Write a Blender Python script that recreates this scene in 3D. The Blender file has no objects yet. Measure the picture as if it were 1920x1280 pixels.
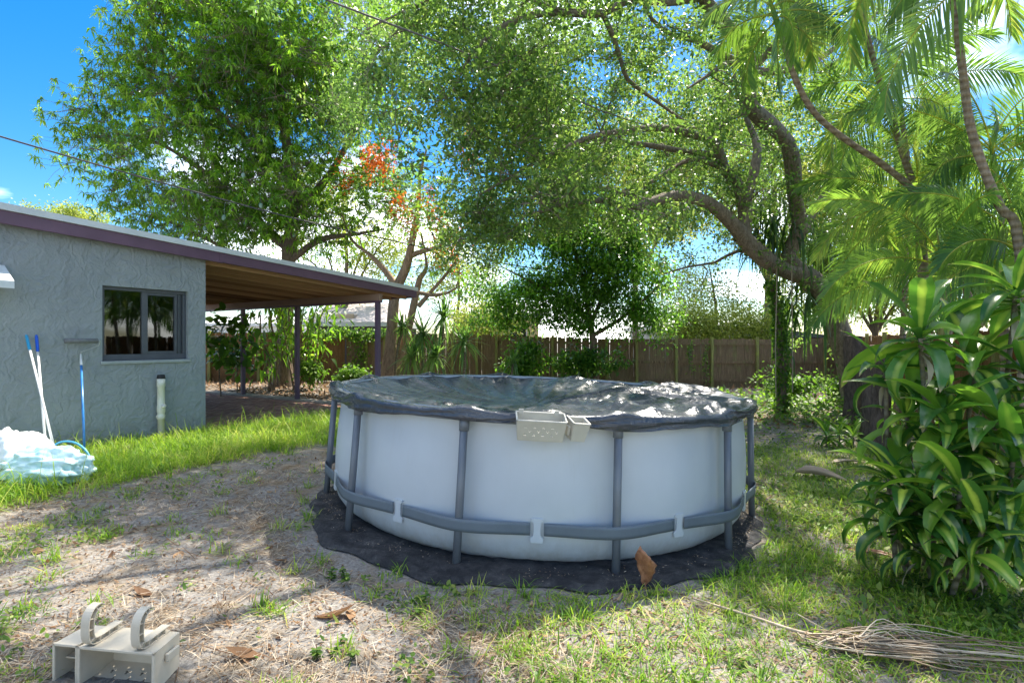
import bpy, math, random
import numpy as np
from mathutils import Vector, Matrix

R = math.radians
SC = bpy.context.scene
COL = SC.collection
random.seed(11)
rng = np.random.default_rng(11)

# ------------------------------------------------------------------ camera
H = 1.6
FP = 1020.0                      # focal length in pixels of the 1920 px wide photograph
cam = bpy.data.cameras.new('camera'); cam.sensor_width = 36.0; cam.lens = FP / 1920 * 36.0
cam.clip_start = 0.05; cam.clip_end = 3000
camo = bpy.data.objects.new('camera', cam); COL.objects.link(camo)
camo.location = (0, 0, H); camo.rotation_euler = (R(90), 0, 0)
SC.camera = camo

# ------------------------------------------------------------------ sky, sun, exposure
SUN_AZ, SUN_EL = R(31), R(57)
w = bpy.data.worlds.new('World'); SC.world = w; w.use_nodes = True
nt = w.node_tree; nt.nodes.clear()
def N(tree, typ, **kw):
    n = tree.nodes.new(typ)
    for k, v in kw.items():
        if k in n.inputs: n.inputs[k].default_value = v
        else: setattr(n, k, v)
    return n
sky = N(nt, 'ShaderNodeTexSky', sky_type='NISHITA', sun_disc=False, sun_elevation=SUN_EL, sun_rotation=SUN_AZ,
        air_density=1.0, dust_density=0.4, ozone_density=3.0, altitude=0.0)
tc = N(nt, 'ShaderNodeTexCoord')
sep = N(nt, 'ShaderNodeSeparateXYZ'); nt.links.new(tc.outputs['Generated'], sep.inputs[0])
zc = N(nt, 'ShaderNodeMath', operation='MAXIMUM'); nt.links.new(sep.outputs['Z'], zc.inputs[0]); zc.inputs[1].default_value = 0.0
za = N(nt, 'ShaderNodeMath', operation='ADD'); nt.links.new(zc.outputs[0], za.inputs[0]); za.inputs[1].default_value = 0.28
dx = N(nt, 'ShaderNodeMath', operation='DIVIDE'); nt.links.new(sep.outputs['X'], dx.inputs[0]); nt.links.new(za.outputs[0], dx.inputs[1])
dy = N(nt, 'ShaderNodeMath', operation='DIVIDE'); nt.links.new(sep.outputs['Y'], dy.inputs[0]); nt.links.new(za.outputs[0], dy.inputs[1])
cmb = N(nt, 'ShaderNodeCombineXYZ'); nt.links.new(dx.outputs[0], cmb.inputs[0]); nt.links.new(dy.outputs[0], cmb.inputs[1])
cmb.inputs[2].default_value = 49.3
cn = N(nt, 'ShaderNodeTexNoise', Scale=1.35, Detail=6.0, Roughness=0.5, Distortion=0.3); nt.links.new(cmb.outputs[0], cn.inputs['Vector'])
cr = N(nt, 'ShaderNodeValToRGB'); nt.links.new(cn.outputs['Fac'], cr.inputs[0])
cr.color_ramp.elements[0].position = 0.485; cr.color_ramp.elements[0].color = (0, 0, 0, 1)
cr.color_ramp.elements[1].position = 0.69; cr.color_ramp.elements[1].color = (1, 1, 1, 1)
cmul = N(nt, 'ShaderNodeMath', operation='MULTIPLY'); nt.links.new(cr.outputs[0], cmul.inputs[0]); cmul.inputs[1].default_value = 0.85
mixc = N(nt, 'ShaderNodeMix', data_type='RGBA')
hs = N(nt, 'ShaderNodeHueSaturation', Saturation=1.45); nt.links.new(sky.outputs[0], hs.inputs['Color'])
nt.links.new(cmul.outputs[0], mixc.inputs[0]); nt.links.new(hs.outputs[0], mixc.inputs[6])
mixc.inputs[7].default_value = (28.0, 28.4, 29.2, 1)
bg = N(nt, 'ShaderNodeBackground', Strength=0.055); nt.links.new(mixc.outputs[2], bg.inputs[0])
wo = N(nt, 'ShaderNodeOutputWorld'); nt.links.new(bg.outputs[0], wo.inputs[0])

sd = Vector((math.sin(SUN_AZ) * math.cos(SUN_EL), math.cos(SUN_AZ) * math.cos(SUN_EL), math.sin(SUN_EL)))
sl = bpy.data.lights.new('sun', 'SUN'); sl.energy = 2.9; sl.angle = R(0.55); sl.color = (1.0, 0.93, 0.82)
so = bpy.data.objects.new('sun', sl); COL.objects.link(so); so.rotation_euler = sd.to_track_quat('Z', 'Y').to_euler()
so.location = (8, 14, 25)

vs = SC.view_settings
vs.view_transform = 'Standard'; vs.look = 'None'; vs.exposure = 2.15; vs.gamma = 1.0; vs.use_curve_mapping = False
SC.render.engine = 'CYCLES'
SC.cycles.use_denoising = True
SC.cycles.max_bounces = 8; SC.cycles.diffuse_bounces = 4; SC.cycles.glossy_bounces = 3
SC.cycles.transmission_bounces = 5; SC.cycles.transparent_max_bounces = 6
SC.cycles.caustics_reflective = False; SC.cycles.caustics_refractive = False

# ------------------------------------------------------------------ helpers
def P(x, y, Y):
    """a point seen at photo pixel (x, y) standing at distance Y"""
    return np.array([(x - 960) / FP * Y, Y, H - (y - 640) / FP * Y])
def gz(X, Y):
    X = np.asarray(X, float); Y = np.asarray(Y, float)
    near = np.clip((30 - np.abs(Y)) / 15, 0, 1)
    z = -0.11 * np.tanh((X - 0.25) / 2.7)
    b = 0.012 * np.sin(1.7 * X + 0.6 * Y + 1) * np.sin(1.3 * Y - 0.5 * X) + 0.006 * np.sin(4.1 * X + 2.2 * Y) * np.sin(3.7 * Y - 1.9 * X)
    return z + b * near
def G(x, y):
    Y = FP * H / (y - 640); X = (x - 960) / FP * Y
    for _ in range(4):
        Y = FP * (H - float(gz(X, Y))) / (y - 640); X = (x - 960) / FP * Y
    return np.array([X, Y, float(gz(X, Y))])
def unit(v):
    v = np.asarray(v, float)
    return v / np.maximum(np.linalg.norm(v, axis=-1, keepdims=True), 1e-9)
_nw = [(rng.normal(size=2), rng.uniform(0, 6.28)) for _ in range(10)]
def fnoise(X, Y, scale, off=0):
    s = 0
    for k, (d, ph) in enumerate(_nw):
        s = s + np.sin((d[0] * X + d[1] * Y) * scale * (1 + 0.17 * k) + ph + off * (k + 1))
    return s / 4.5
def tag(o, label=None, cat=None, group=None, kind=None):
    if label: o['label'] = label
    if cat: o['category'] = cat
    if group: o['group'] = group
    if kind: o['kind'] = kind
    return o
def empty(name, loc=(0, 0, 0), rz=0.0, label=None, cat=None, group=None):
    o = bpy.data.objects.new(name, None); COL.objects.link(o); o.empty_display_size = 0.1
    o.location = tuple(float(a) for a in loc); o.rotation_euler = (0, 0, rz)
    return tag(o, label, cat, group)
def put(name, me, mat=None, parent=None, loc=None, rot=None, scale=None):
    o = bpy.data.objects.new(name, me); COL.objects.link(o)
    if mat is not None and not me.materials: me.materials.append(mat)
    if parent: o.parent = parent
    if loc is not None: o.location = tuple(float(a) for a in loc)
    if rot is not None: o.rotation_euler = rot
    if scale is not None: o.scale = (scale,) * 3 if np.isscalar(scale) else scale
    return o
def mesh_np(name, V, F, attrs=None, smooth=False):
    me = bpy.data.meshes.new(name)
    V = np.ascontiguousarray(V, np.float32); F = np.ascontiguousarray(F, np.int32)
    nf, k = F.shape
    me.vertices.add(len(V)); me.vertices.foreach_set('co', V.ravel())
    me.loops.add(nf * k); me.loops.foreach_set('vertex_index', F.ravel())
    me.polygons.add(nf); me.polygons.foreach_set('loop_start', np.arange(nf, dtype=np.int32) * k)
    if smooth: me.polygons.foreach_set('use_smooth', np.ones(nf, bool))
    me.update(calc_edges=True)
    for n, a in (attrs or {}).items():
        at = me.attributes.new(n, 'FLOAT', 'POINT'); at.data.foreach_set('value', np.ascontiguousarray(a, np.float32))
    return me
class Acc:
    """gathers numpy quads with float attributes"""
    def __init__(s): s.V = []; s.F = []; s.A = {}; s.n = 0
    def add(s, V, F, **at):
        s.V.append(V); s.F.append(F + s.n); s.n += len(V)
        for k, v in at.items(): s.A.setdefault(k, []).append(np.broadcast_to(np.asarray(v, float), (len(V),)))
    def mesh(s, name, smooth=False):
        return mesh_np(name, np.concatenate(s.V), np.concatenate(s.F), {k: np.concatenate(v) for k, v in s.A.items()}, smooth)
class MB:
    """small hard-surface pieces"""
    def __init__(s): s.v = []; s.f = []
    def raw(s, V, F):
        n = len(s.v); s.v += [tuple(float(c) for c in p) for p in V]; s.f += [tuple(i + n for i in f) for f in F]; return s
    def box(s, a, b):
        (x0, y0, z0), (x1, y1, z1) = a, b
        return s.raw([(x0, y0, z0), (x1, y0, z0), (x1, y1, z0), (x0, y1, z0), (x0, y0, z1), (x1, y0, z1), (x1, y1, z1), (x0, y1, z1)],
                     [(0, 3, 2, 1), (4, 5, 6, 7), (0, 1, 5, 4), (1, 2, 6, 5), (2, 3, 7, 6), (3, 0, 4, 7)])
    def bar(s, p, q, wd, ht, up=(0, 0, 1)):
        p = np.array(p, float); q = np.array(q, float); d = unit(q - p)
        sd_ = unit(np.cross(d, up)); u = np.cross(sd_, d)
        V = [c + sx * wd / 2 * sd_ + sz * ht / 2 * u for c in (p, q) for sx, sz in ((-1, -1), (1, -1), (1, 1), (-1, 1))]
        return s.raw(V, [(0, 1, 2, 3), (7, 6, 5, 4), (0, 4, 5, 1), (1, 5, 6, 2), (2, 6, 7, 3), (3, 7, 4, 0)])
    def tube(s, pts, r, n=10, cap=True):
        V, F = tube_np(np.array(pts, float), np.broadcast_to(np.asarray(r, float), (len(pts),)), n)
        m = len(pts); F = [tuple(f) for f in F.tolist()]
        if cap: F += [tuple(range(n - 1, -1, -1)), tuple(range((m - 1) * n, m * n))]
        return s.raw(V, F)
    def lathe(s, prof, n=24, c=(0, 0, 0)):
        V = []; F = []
        for r, z in prof:
            for k in range(n):
                a = 2 * math.pi * k / n; V.append((c[0] + r * math.cos(a), c[1] + r * math.sin(a), c[2] + z))
        for i in range(len(prof) - 1):
            for k in range(n):
                F.append((i * n + k, i * n + (k + 1) % n, (i + 1) * n + (k + 1) % n, (i + 1) * n + k))
        return s.raw(V, F)
    def mesh(s, name, smooth=False):
        me = bpy.data.meshes.new(name); me.from_pydata(s.v, [], s.f); me.update()
        if smooth: me.polygons.foreach_set('use_smooth', [True] * len(me.polygons))
        return me
    def build(s, name, mat, parent=None, smooth=False, bevel=0, **kw):
        o = put(name, s.mesh(name, smooth), mat, parent, **kw)
        if bevel:
            b = o.modifiers.new('bevel', 'BEVEL'); b.width = bevel; b.segments = 2; b.limit_method = 'ANGLE'
        return o
def catmull(pts, step=0.25):
    pts = np.array(pts, float)
    if len(pts) < 3: pts = np.array([pts[0], (pts[0] + pts[-1]) / 2, pts[-1]])
    q = np.vstack([2 * pts[0] - pts[1], pts, 2 * pts[-1] - pts[-2]]); out = []
    for i in range(1, len(q) - 2):
        n = max(2, int(np.linalg.norm(q[i + 1][:3] - q[i][:3]) / step))
        for t in np.linspace(0, 1, n, endpoint=False):
            a, b, c, d = q[i - 1], q[i], q[i + 1], q[i + 2]
            out.append(0.5 * ((2 * b) + (-a + c) * t + (2 * a - 5 * b + 4 * c - d) * t * t + (-a + 3 * b - 3 * c + d) * t ** 3))
    out.append(q[-2]); return np.array(out)
def tube_np(p, r, n=8):
    m = len(p); T = unit(np.gradient(p, axis=0))
    u = np.cross(T[0], (0, 0, 1.0)); u = u if np.linalg.norm(u) > 1e-3 else np.array([1.0, 0, 0]); u = unit(u)
    U = np.zeros_like(p)
    for i in range(m):
        u = unit(u - T[i] * np.dot(u, T[i])); U[i] = u
    W = np.cross(T, U)
    a = np.linspace(0, 2 * np.pi, n, endpoint=False)
    V = p[:, None] + r[:, None, None] * (np.cos(a)[None, :, None] * U[:, None] + np.sin(a)[None, :, None] * W[:, None])
    i = np.arange(m - 1)[:, None] * n; k = np.arange(n)[None]; k2 = (k + 1) % n
    F = np.stack([i + k, i + k2, i + n + k2, i + n + k], -1).reshape(-1, 4)
    return V.reshape(-1, 3), F
def strips(B, D, Nn, L, W, us, ws, droop=0.0, fold=0.0, across=2, twist=None):
    """n leaf strips: base points, directions, normals, lengths, widths"""
    n = len(B); D = unit(D); S = unit(np.cross(D, Nn)); Nn = np.cross(S, D)
    us = np.array(us); ws = np.array(ws); m = len(us)
    L = np.broadcast_to(L, (n,)); W = np.broadcast_to(W, (n,)); droop = np.broadcast_to(droop, (n,))
    C = B[:, None] + D[:, None] * (L[:, None] * us[None] * (1 - 0.25 * np.clip(droop, 0, 2)[:, None] * us[None] ** 2))[..., None]
    C[..., 2] -= (droop * L)[:, None] * us[None] ** 2
    ofs = S[:, None] * (W[:, None] * ws[None] / 2)[..., None]
    if across == 2: rows = [C - ofs, C + ofs]; ac = [-1, 1]
    else:
        mid = C - Nn[:, None] * (W[:, None] * ws[None] * fold)[..., None]; rows = [C - ofs, mid, C + ofs]; ac = [-1, 0, 1]
    V = np.stack(rows, 2); k = across
    i = np.arange(m - 1); f = []
    for c in range(k - 1): f.append(np.stack([i * k + c, i * k + c + 1, (i + 1) * k + c + 1, (i + 1) * k + c], -1))
    f = np.concatenate(f); F = (np.arange(n)[:, None, None] * (m * k) + f[None]).reshape(-1, 4)
    al = np.tile(np.repeat(us, k), n); acr = np.tile(np.array(ac, float), n * m)
    return V.reshape(-1, 3), F, np.repeat(np.arange(n), m * k), al, acr
def diamonds(B, D, Nn, L, W, droop=0.0):
    n = len(B); D = unit(D); S = unit(np.cross(D, Nn)); Nn = np.cross(S, D); L = np.broadcast_to(L, (n,))[:, None]; W = np.broadcast_to(W, (n,))[:, None]
    m_ = B + D * L * .45; tip = B + D * L; tip = tip - np.array([0, 0, 1.0]) * np.broadcast_to(droop, (n,))[:, None] * L
    V = np.stack([B, m_ - S * W / 2 + Nn * W * .12, tip, m_ + S * W / 2 + Nn * W * .12], 1)
    return V.reshape(-1, 3), np.arange(4 * n).reshape(n, 4), np.repeat(np.arange(n), 4), np.tile((0, .45, 1, .45), n)
def rdir(n, up=0.0):
    d = rng.normal(size=(n, 3)); d = unit(d); d[:, 2] += up; return unit(d)

# ------------------------------------------------------------------ materials
def newmat(name):
    m = bpy.data.materials.new(name); m.use_nodes = True; t = m.node_tree; t.nodes.clear()
    return m, t, N(t, 'ShaderNodeOutputMaterial')
def ramp(t, src, stops):
    r = N(t, 'ShaderNodeValToRGB'); t.links.new(src, r.inputs[0]); e = r.color_ramp.elements
    while len(e) < len(stops): e.new(0.5)
    for el, (p, c) in zip(e, stops): el.position = p; el.color = (*c, 1)
    return r.outputs[0]
def noise(t, scale, detail=5, rough=0.6, vec=None, dist=0.0, stretch=None, coord='Object'):
    n = N(t, 'ShaderNodeTexNoise', Scale=scale, Detail=detail, Roughness=rough, Distortion=dist)
    if vec is None: vec = N(t, 'ShaderNodeTexCoord').outputs[coord]
    if stretch:
        mp = N(t, 'ShaderNodeMapping'); mp.inputs['Scale'].default_value = stretch; t.links.new(vec, mp.inputs[0]); vec = mp.outputs[0]
    t.links.new(vec, n.inputs['Vector']); return n.outputs['Fac']
def mixrgb(t, fac, a, b, blend='MIX'):
    m = N(t, 'ShaderNodeMix', data_type='RGBA', blend_type=blend)
    for i, v in ((0, fac), (6, a), (7, b)):
        if hasattr(v, 'is_linked') or hasattr(v, 'links'): t.links.new(v, m.inputs[i])
        else: m.inputs[i].default_value = v if i == 0 else (*v, 1)
    return m.outputs[2]
def math_(t, op, a, b=0.0):
    m = N(t, 'ShaderNodeMath', operation=op)
    for i, v in ((0, a), (1, b)):
        if hasattr(v, 'links'): t.links.new(v, m.inputs[i])
        else: m.inputs[i].default_value = v
    return m.outputs[0]
def bump(t, hgt, strength=0.4, dist=0.01):
    b = N(t, 'ShaderNodeBump', Strength=strength, Distance=dist); t.links.new(hgt, b.inputs['Height']); return b.outputs[0]
def principled(t, out, col, rough=0.6, spec=0.4, metal=0.0, nrm=None):
    p = N(t, 'ShaderNodeBsdfPrincipled', Metallic=metal)
    for i, v in (('Base Color', col), ('Roughness', rough), ('Specular IOR Level', spec)):
        if hasattr(v, 'links'): t.links.new(v, p.inputs[i])
        else: p.inputs[i].default_value = (*v, 1) if i == 'Base Color' else v
    if nrm is not None: t.links.new(nrm, p.inputs['Normal'])
    if out is not None: t.links.new(p.outputs[0], out.inputs[0])
    return p
def plain(name, c1, c2=None, rough=0.5, spec=0.4, scale=6, metal=0.0, bmp=0.0, bscale=60, stretch=None):
    m, t, o = newmat(name)
    c2 = c2 or tuple(a * 0.8 for a in c1)
    col = ramp(t, noise(t, scale, 6, 0.65, stretch=stretch), [(0.3, c2), (0.7, c1)])
    principled(t, o, col, rough, spec, metal, bump(t, noise(t, bscale, 4, stretch=stretch), bmp, 0.004) if bmp else None)
    return m
def leafmat(name, stops, trans=0.42, rough=0.42, spec=0.4, tboost=1.9, tmix=(0.30, 0.62, 0.02), stripe=None, tips=None):
    m, t, o = newmat(name)
    a = N(t, 'ShaderNodeAttribute', attribute_name='rnd').outputs['Fac']
    col = ramp(t, a, [((i + 0.5) / len(stops), c) for i, c in enumerate(stops)])
    if stripe:
        ac = math_(t, 'ABSOLUTE', N(t, 'ShaderNodeAttribute', attribute_name='ac').outputs['Fac'])
        tx = N(t, 'ShaderNodeTexCoord').outputs['Object']
        st = ramp(t, math_(t, 'ADD', ac, math_(t, 'MULTIPLY', math_(t, 'SUBTRACT', noise(t, 14, 3, vec=tx), 0.5), 0.35)), [(0.10, (1, 1, 1)), (0.33, (0.55,) * 3), (0.42, (0, 0, 0))])
        col = mixrgb(t, math_(t, 'MULTIPLY', st, math_(t, 'POWER', N(t, 'ShaderNodeObjectInfo').outputs['Random'], 1.6)), col, stripe)
    if tips:
        al = N(t, 'ShaderNodeAttribute', attribute_name='al').outputs['Fac']
        col = mixrgb(t, ramp(t, al, [(0.90, (0, 0, 0)), (1.0, (1, 1, 1))]), col, tips)
    p = principled(t, None, col, rough, spec)
    tr = N(t, 'ShaderNodeBsdfTranslucent')
    tcol = mixrgb(t, 0.35, mixrgb(t, 1.0, col, (tboost,) * 3, 'MULTIPLY'), tmix)
    t.links.new(tcol, tr.inputs[0])
    mx = N(t, 'ShaderNodeMixShader', Fac=trans); t.links.new(p.outputs[0], mx.inputs[1]); t.links.new(tr.outputs[0], mx.inputs[2])
    t.links.new(mx.outputs[0], o.inputs[0]); return m
def barkmat(name, c1, c2, scale=5, bs=1.0, rings=False):
    m, t, o = newmat(name)
    n1 = noise(t, scale, 8, 0.7, stretch=(1, 1, 0.45)); n2 = noise(t, 26, 5, 0.7, stretch=(1, 1, 0.25))
    col = ramp(t, n1, [(0.28, c2), (0.55, c1), (0.75, tuple(a * 1.35 for a in c1))])
    col = mixrgb(t, 0.5, col, ramp(t, n2, [(0.35, tuple(a * 0.5 for a in c2)), (0.65, tuple(min(1, a * 1.5) for a in c1))]))
    h = n2
    if rings:
        wv = N(t, 'ShaderNodeTexWave', Scale=4.0, Distortion=1.2, bands_direction='Z'); t.links.new(N(t, 'ShaderNodeTexCoord').outputs['Object'], wv.inputs[0])
        h = wv.outputs['Fac']; col = mixrgb(t, 0.22, col, ramp(t, h, [(0.3, c2), (0.6, tuple(min(1, a * 1.3) for a in c1))]))
    principled(t, o, col, 0.85, 0.2, 0, bump(t, h, 0.6 * bs, 0.03)); return m

M = {}
# ground: grey sand, humus, tan thatch
m, t, o = newmat('ground')
v = N(t, 'ShaderNodeTexCoord').outputs['Object']
n1 = noise(t, 0.55, 6, 0.62, vec=v); n2 = noise(t, 3.2, 7, 0.7, vec=v); n3 = noise(t, 42, 5, 0.75, vec=v); n4 = noise(t, 11, 6, 0.7, vec=v, dist=0.6)
sand = ramp(t, n3, [(0.3, (0.105, 0.096, 0.086)), (0.5, (0.22, 0.205, 0.186)), (0.72, (0.35, 0.33, 0.30))])
humus = ramp(t, n3, [(0.32, (0.045, 0.033, 0.024)), (0.7, (0.19, 0.135, 0.09))])
thatch = ramp(t, n4, [(0.35, (0.12, 0.088, 0.056)), (0.65, (0.31, 0.245, 0.165))])
col = mixrgb(t, ramp(t, n2, [(0.48, (0, 0, 0)), (0.66, (1, 1, 1))]), sand, thatch)
col = mixrgb(t, math_(t, 'MULTIPLY', ramp(t, n4, [(0.52, (0, 0, 0)), (0.66, (1, 1, 1))]), ramp(t, n1, [(0.4, (0.3,) * 3), (0.6, (1, 1, 1))])), col, humus)
hh = math_(t, 'ADD', math_(t, 'MULTIPLY', n3, 0.35), math_(t, 'ADD', math_(t, 'MULTIPLY', n2, 0.8), n4))
principled(t, o, col, 0.95, 0.12, 0, bump(t, hh, 0.7, 0.035)); M['ground'] = m
# stucco
m, t, o = newmat('stucco')
v = N(t, 'ShaderNodeTexCoord').outputs['Object']
wn = N(t, 'ShaderNodeTexNoise', Scale=2.3, Detail=3.0); t.links.new(v, wn.inputs['Vector'])
vm = N(t, 'ShaderNodeVectorMath', operation='MULTIPLY_ADD'); t.links.new(wn.outputs['Color'], vm.inputs[0]); vm.inputs[1].default_value = (0.55,) * 3; t.links.new(v, vm.inputs[2])
vo = N(t, 'ShaderNodeTexVoronoi', Scale=3.1, feature='DISTANCE_TO_EDGE'); t.links.new(vm.outputs[0], vo.inputs['Vector'])
vo2 = N(t, 'ShaderNodeTexVoronoi', Scale=2.7); t.links.new(vm.outputs[0], vo2.inputs['Vector'])
vsep = N(t, 'ShaderNodeSeparateColor'); t.links.new(vo2.outputs['Color'], vsep.inputs[0])
ridge = ramp(t, vo.outputs['Distance'], [(0.0, (1, 1, 1)), (0.045, (0.25,) * 3), (0.12, (0, 0, 0))])
vmask = ramp(t, noise(t, 1.9, 3, vec=v), [(0.42, (0, 0, 0)), (0.6, (1, 1, 1))])
sw = N(t, 'ShaderNodeTexWave', Scale=2.2, Distortion=14.0, Detail=3.0); sw.inputs['Detail Scale'].default_value = 1.6; t.links.new(vm.outputs[0], sw.inputs['Vector'])
hgt = math_(t, 'ADD', math_(t, 'MULTIPLY', math_(t, 'MULTIPLY', ridge, vmask), 0.10),
      math_(t, 'ADD', math_(t, 'MULTIPLY', vsep.outputs[0], 0.50),
      math_(t, 'ADD', math_(t, 'MULTIPLY', noise(t, 5.0, 8, 0.68, vec=v, dist=0.6), 0.75), math_(t, 'MULTIPLY', sw.outputs['Fac'], 0.10))))
col = ramp(t, noise(t, 1.4, 5, vec=v), [(0.3, (0.245, 0.275, 0.292)), (0.7, (0.305, 0.335, 0.350))])
spz = N(t, 'ShaderNodeSeparateXYZ'); t.links.new(v, spz.inputs[0])
splash = math_(t, 'MULTIPLY', ramp(t, spz.outputs['Z'], [(0.0, (1, 1, 1)), (0.35, (0, 0, 0))]), ramp(t, noise(t, 5, 6, .7, vec=v), [(.38, (0, 0, 0)), (.62, (.65,) * 3)]))
col = mixrgb(t, splash, col, (.17, .165, .14))
stn = ramp(t, noise(t, 3.0, 6, .7, vec=v, stretch=(1, 1, .25)), [(.55, (0, 0, 0)), (.75, (.35,) * 3)])
col = mixrgb(t, stn, col, (.20, .215, .22))
principled(t, o, col, 0.62, 0.35, 0, bump(t, hgt, 1.0, 0.05)); M['stucco'] = m
M['purple'] = plain('purple_paint', (0.150, 0.085, 0.135), (0.105, 0.060, 0.095), 0.5, 0.4, 3, bmp=0.15, bscale=30)
M['post'] = plain('post_paint', (0.130, 0.090, 0.150), (0.080, 0.052, 0.085), 0.5, 0.4, 3, bmp=0.2, bscale=25, stretch=(1, 1, 0.1))
M['drip'] = plain('white_drip_edge', (0.62, 0.66, 0.68), (0.5, 0.54, 0.56), 0.45, 0.5, 2)
M['raft'] = plain('rafter_wood', (0.44, 0.26, 0.13), (0.28, 0.155, 0.075), 0.7, 0.25, 3, bmp=0.3, bscale=18, stretch=(0.15, 1, 1))
m, t, o = newmat('rafter_each')
oi = N(t, 'ShaderNodeObjectInfo').outputs['Random']
col = mixrgb(t, oi, ramp(t, noise(t, 4, 6, .65, stretch=(.15, 1, 1)), [(.3, (.11, .058, .028)), (.7, (.20, .11, .055))]), (.46, .30, .17))
principled(t, o, col, .75, .2); M['raft'] = m
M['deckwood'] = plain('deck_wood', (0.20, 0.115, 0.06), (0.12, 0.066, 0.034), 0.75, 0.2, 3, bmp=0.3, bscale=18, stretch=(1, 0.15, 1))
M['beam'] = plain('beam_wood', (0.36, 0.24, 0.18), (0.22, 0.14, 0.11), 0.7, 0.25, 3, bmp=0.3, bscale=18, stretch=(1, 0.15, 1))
M['winframe'] = plain('window_frame', (0.085, 0.095, 0.11), (0.06, 0.068, 0.08), 0.4, 0.5, 4)
M['concrete'] = plain('concrete', (0.42, 0.38, 0.34), (0.27, 0.24, 0.21), 0.9, 0.2, 4, bmp=0.4, bscale=40)
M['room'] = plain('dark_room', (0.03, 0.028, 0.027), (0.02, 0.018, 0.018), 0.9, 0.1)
m, t, o = newmat('window_glass')
fr = N(t, 'ShaderNodeFresnel', IOR=1.6); gl = N(t, 'ShaderNodeBsdfGlossy', Roughness=0.02); tr = N(t, 'ShaderNodeBsdfTransparent'); tr.inputs[0].default_value = (0.5, 0.53, 0.54, 1)
fm = math_(t, 'MULTIPLY', fr.outputs[0], 1.6)
mx = N(t, 'ShaderNodeMixShader'); t.links.new(fm, mx.inputs[0]); t.links.new(tr.outputs[0], mx.inputs[1]); t.links.new(gl.outputs[0], mx.inputs[2]); t.links.new(mx.outputs[0], o.inputs[0]); M['glass'] = m
def woodboard(name, c1, c2, moss, mossamt):
    m, t, o = newmat(name)
    v = N(t, 'ShaderNodeTexCoord').outputs['Object']; oi = N(t, 'ShaderNodeObjectInfo').outputs['Random']
    av = N(t, 'ShaderNodeVectorMath', operation='ADD'); t.links.new(v, av.inputs[0]); t.links.new(math_(t, 'MULTIPLY', oi, 40.0), av.inputs[1])
    g = noise(t, 9, 6, 0.7, vec=av.outputs[0], stretch=(3, 3, 0.22))
    col = ramp(t, g, [(0.3, tuple(a * 0.55 for a in c2)), (0.5, c2), (0.7, c1)])
    col = mixrgb(t, math_(t, 'MULTIPLY', oi, 0.6), col, tuple(a * 0.62 for a in c1))
    mo = ramp(t, noise(t, 2.5, 6, 0.7, vec=av.outputs[0]), [(0.52, (0, 0, 0)), (0.68, (1, 1, 1))])
    col = mixrgb(t, math_(t, 'MULTIPLY', mo, mossamt), col, moss)
    principled(t, o, col, 0.9, 0.15, 0, bump(t, g, 0.5, 0.01)); return m
M['board'] = woodboard('fence_board', (0.37, 0.26, 0.155), (0.17, 0.115, 0.072), (0.19, 0.20, 0.07), 0.6)
M['boardwarm'] = woodboard('fence_board_warm', (0.34, 0.19, 0.085), (0.17, 0.090, 0.042), (0.12, 0.11, 0.04), 0.25)
M['boardpost'] = woodboard('mossy_post', (0.38, 0.37, 0.14), (0.24, 0.23, 0.085), (0.32, 0.38, 0.06), 0.9)
# pool
m, t, o = newmat('pool_liner')
v = N(t, 'ShaderNodeTexCoord').outputs['Object']
col = ramp(t, noise(t, 1.2, 4, vec=v), [(0.3, (0.43, 0.475, 0.51)), (0.7, (0.50, 0.545, 0.58))])
sp = N(t, 'ShaderNodeSeparateXYZ'); t.links.new(v, sp.inputs[0])
dirt = math_(t, 'MULTIPLY', ramp(t, sp.outputs['Z'], [(0.02, (1, 1, 1)), (0.26, (0, 0, 0))]), ramp(t, noise(t, 9, 6, 0.7, vec=v, stretch=(1, 1, 0.5)), [(0.40, (0, 0, 0)), (0.62, (0.7,) * 3)]))
col = mixrgb(t, dirt, col, (0.30, 0.29, 0.25))
strk = ramp(t, noise(t, 16, 5, 0.7, vec=v, stretch=(1, 1, 0.09)), [(0.56, (0, 0, 0)), (0.78, (0.30,) * 3)])
col = mixrgb(t, strk, col, (0.42, 0.43, 0.41))
spk = ramp(t, noise(t, 120, 2, vec=v), [(0.76, (0, 0, 0)), (0.79, (0.5,) * 3)])
col = mixrgb(t, spk, col, (0.2, 0.19, 0.16))
hl = math_(t, 'ADD', noise(t, 3, 4, vec=v), math_(t, 'MULTIPLY', noise(t, 7, 5, 0.6, vec=v, stretch=(1, 1, .16), dist=.5), .8))
principled(t, o, col, 0.36, 0.45, 0, bump(t, hl, 0.16, 0.015)); M['liner'] = m
M['leg'] = plain('pool_leg', (0.145, 0.165, 0.19), (0.115, 0.13, 0.15), 0.38, 0.5, 5, bmp=0.1, bscale=80)
M['legfoot'] = plain('pool_foot', (0.30, 0.33, 0.36), (0.24, 0.27, 0.30), 0.5)
M['strap'] = plain('pool_strap', (0.135, 0.165, 0.19), (0.115, 0.142, 0.165), 0.62, 0.3, 8)
m, t, o = newmat('pool_cover')
v = N(t, 'ShaderNodeTexCoord').outputs['Object']
col = ramp(t, noise(t, 2.4, 7, 0.68, vec=v), [(0.3, (0.020, 0.025, 0.034)), (0.62, (0.040, 0.048, 0.062)), (0.85, (0.10, 0.108, 0.118))])
du = ramp(t, noise(t, 19, 6, 0.75, vec=v), [(0.6, (0, 0, 0)), (0.78, (0.5,) * 3)])
col = mixrgb(t, du, col, (0.30, 0.28, 0.25))
rr = ramp(t, noise(t, 3.0, 5, vec=v), [(0.35, (0.17,) * 3), (0.7, (0.34,) * 3)])
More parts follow.
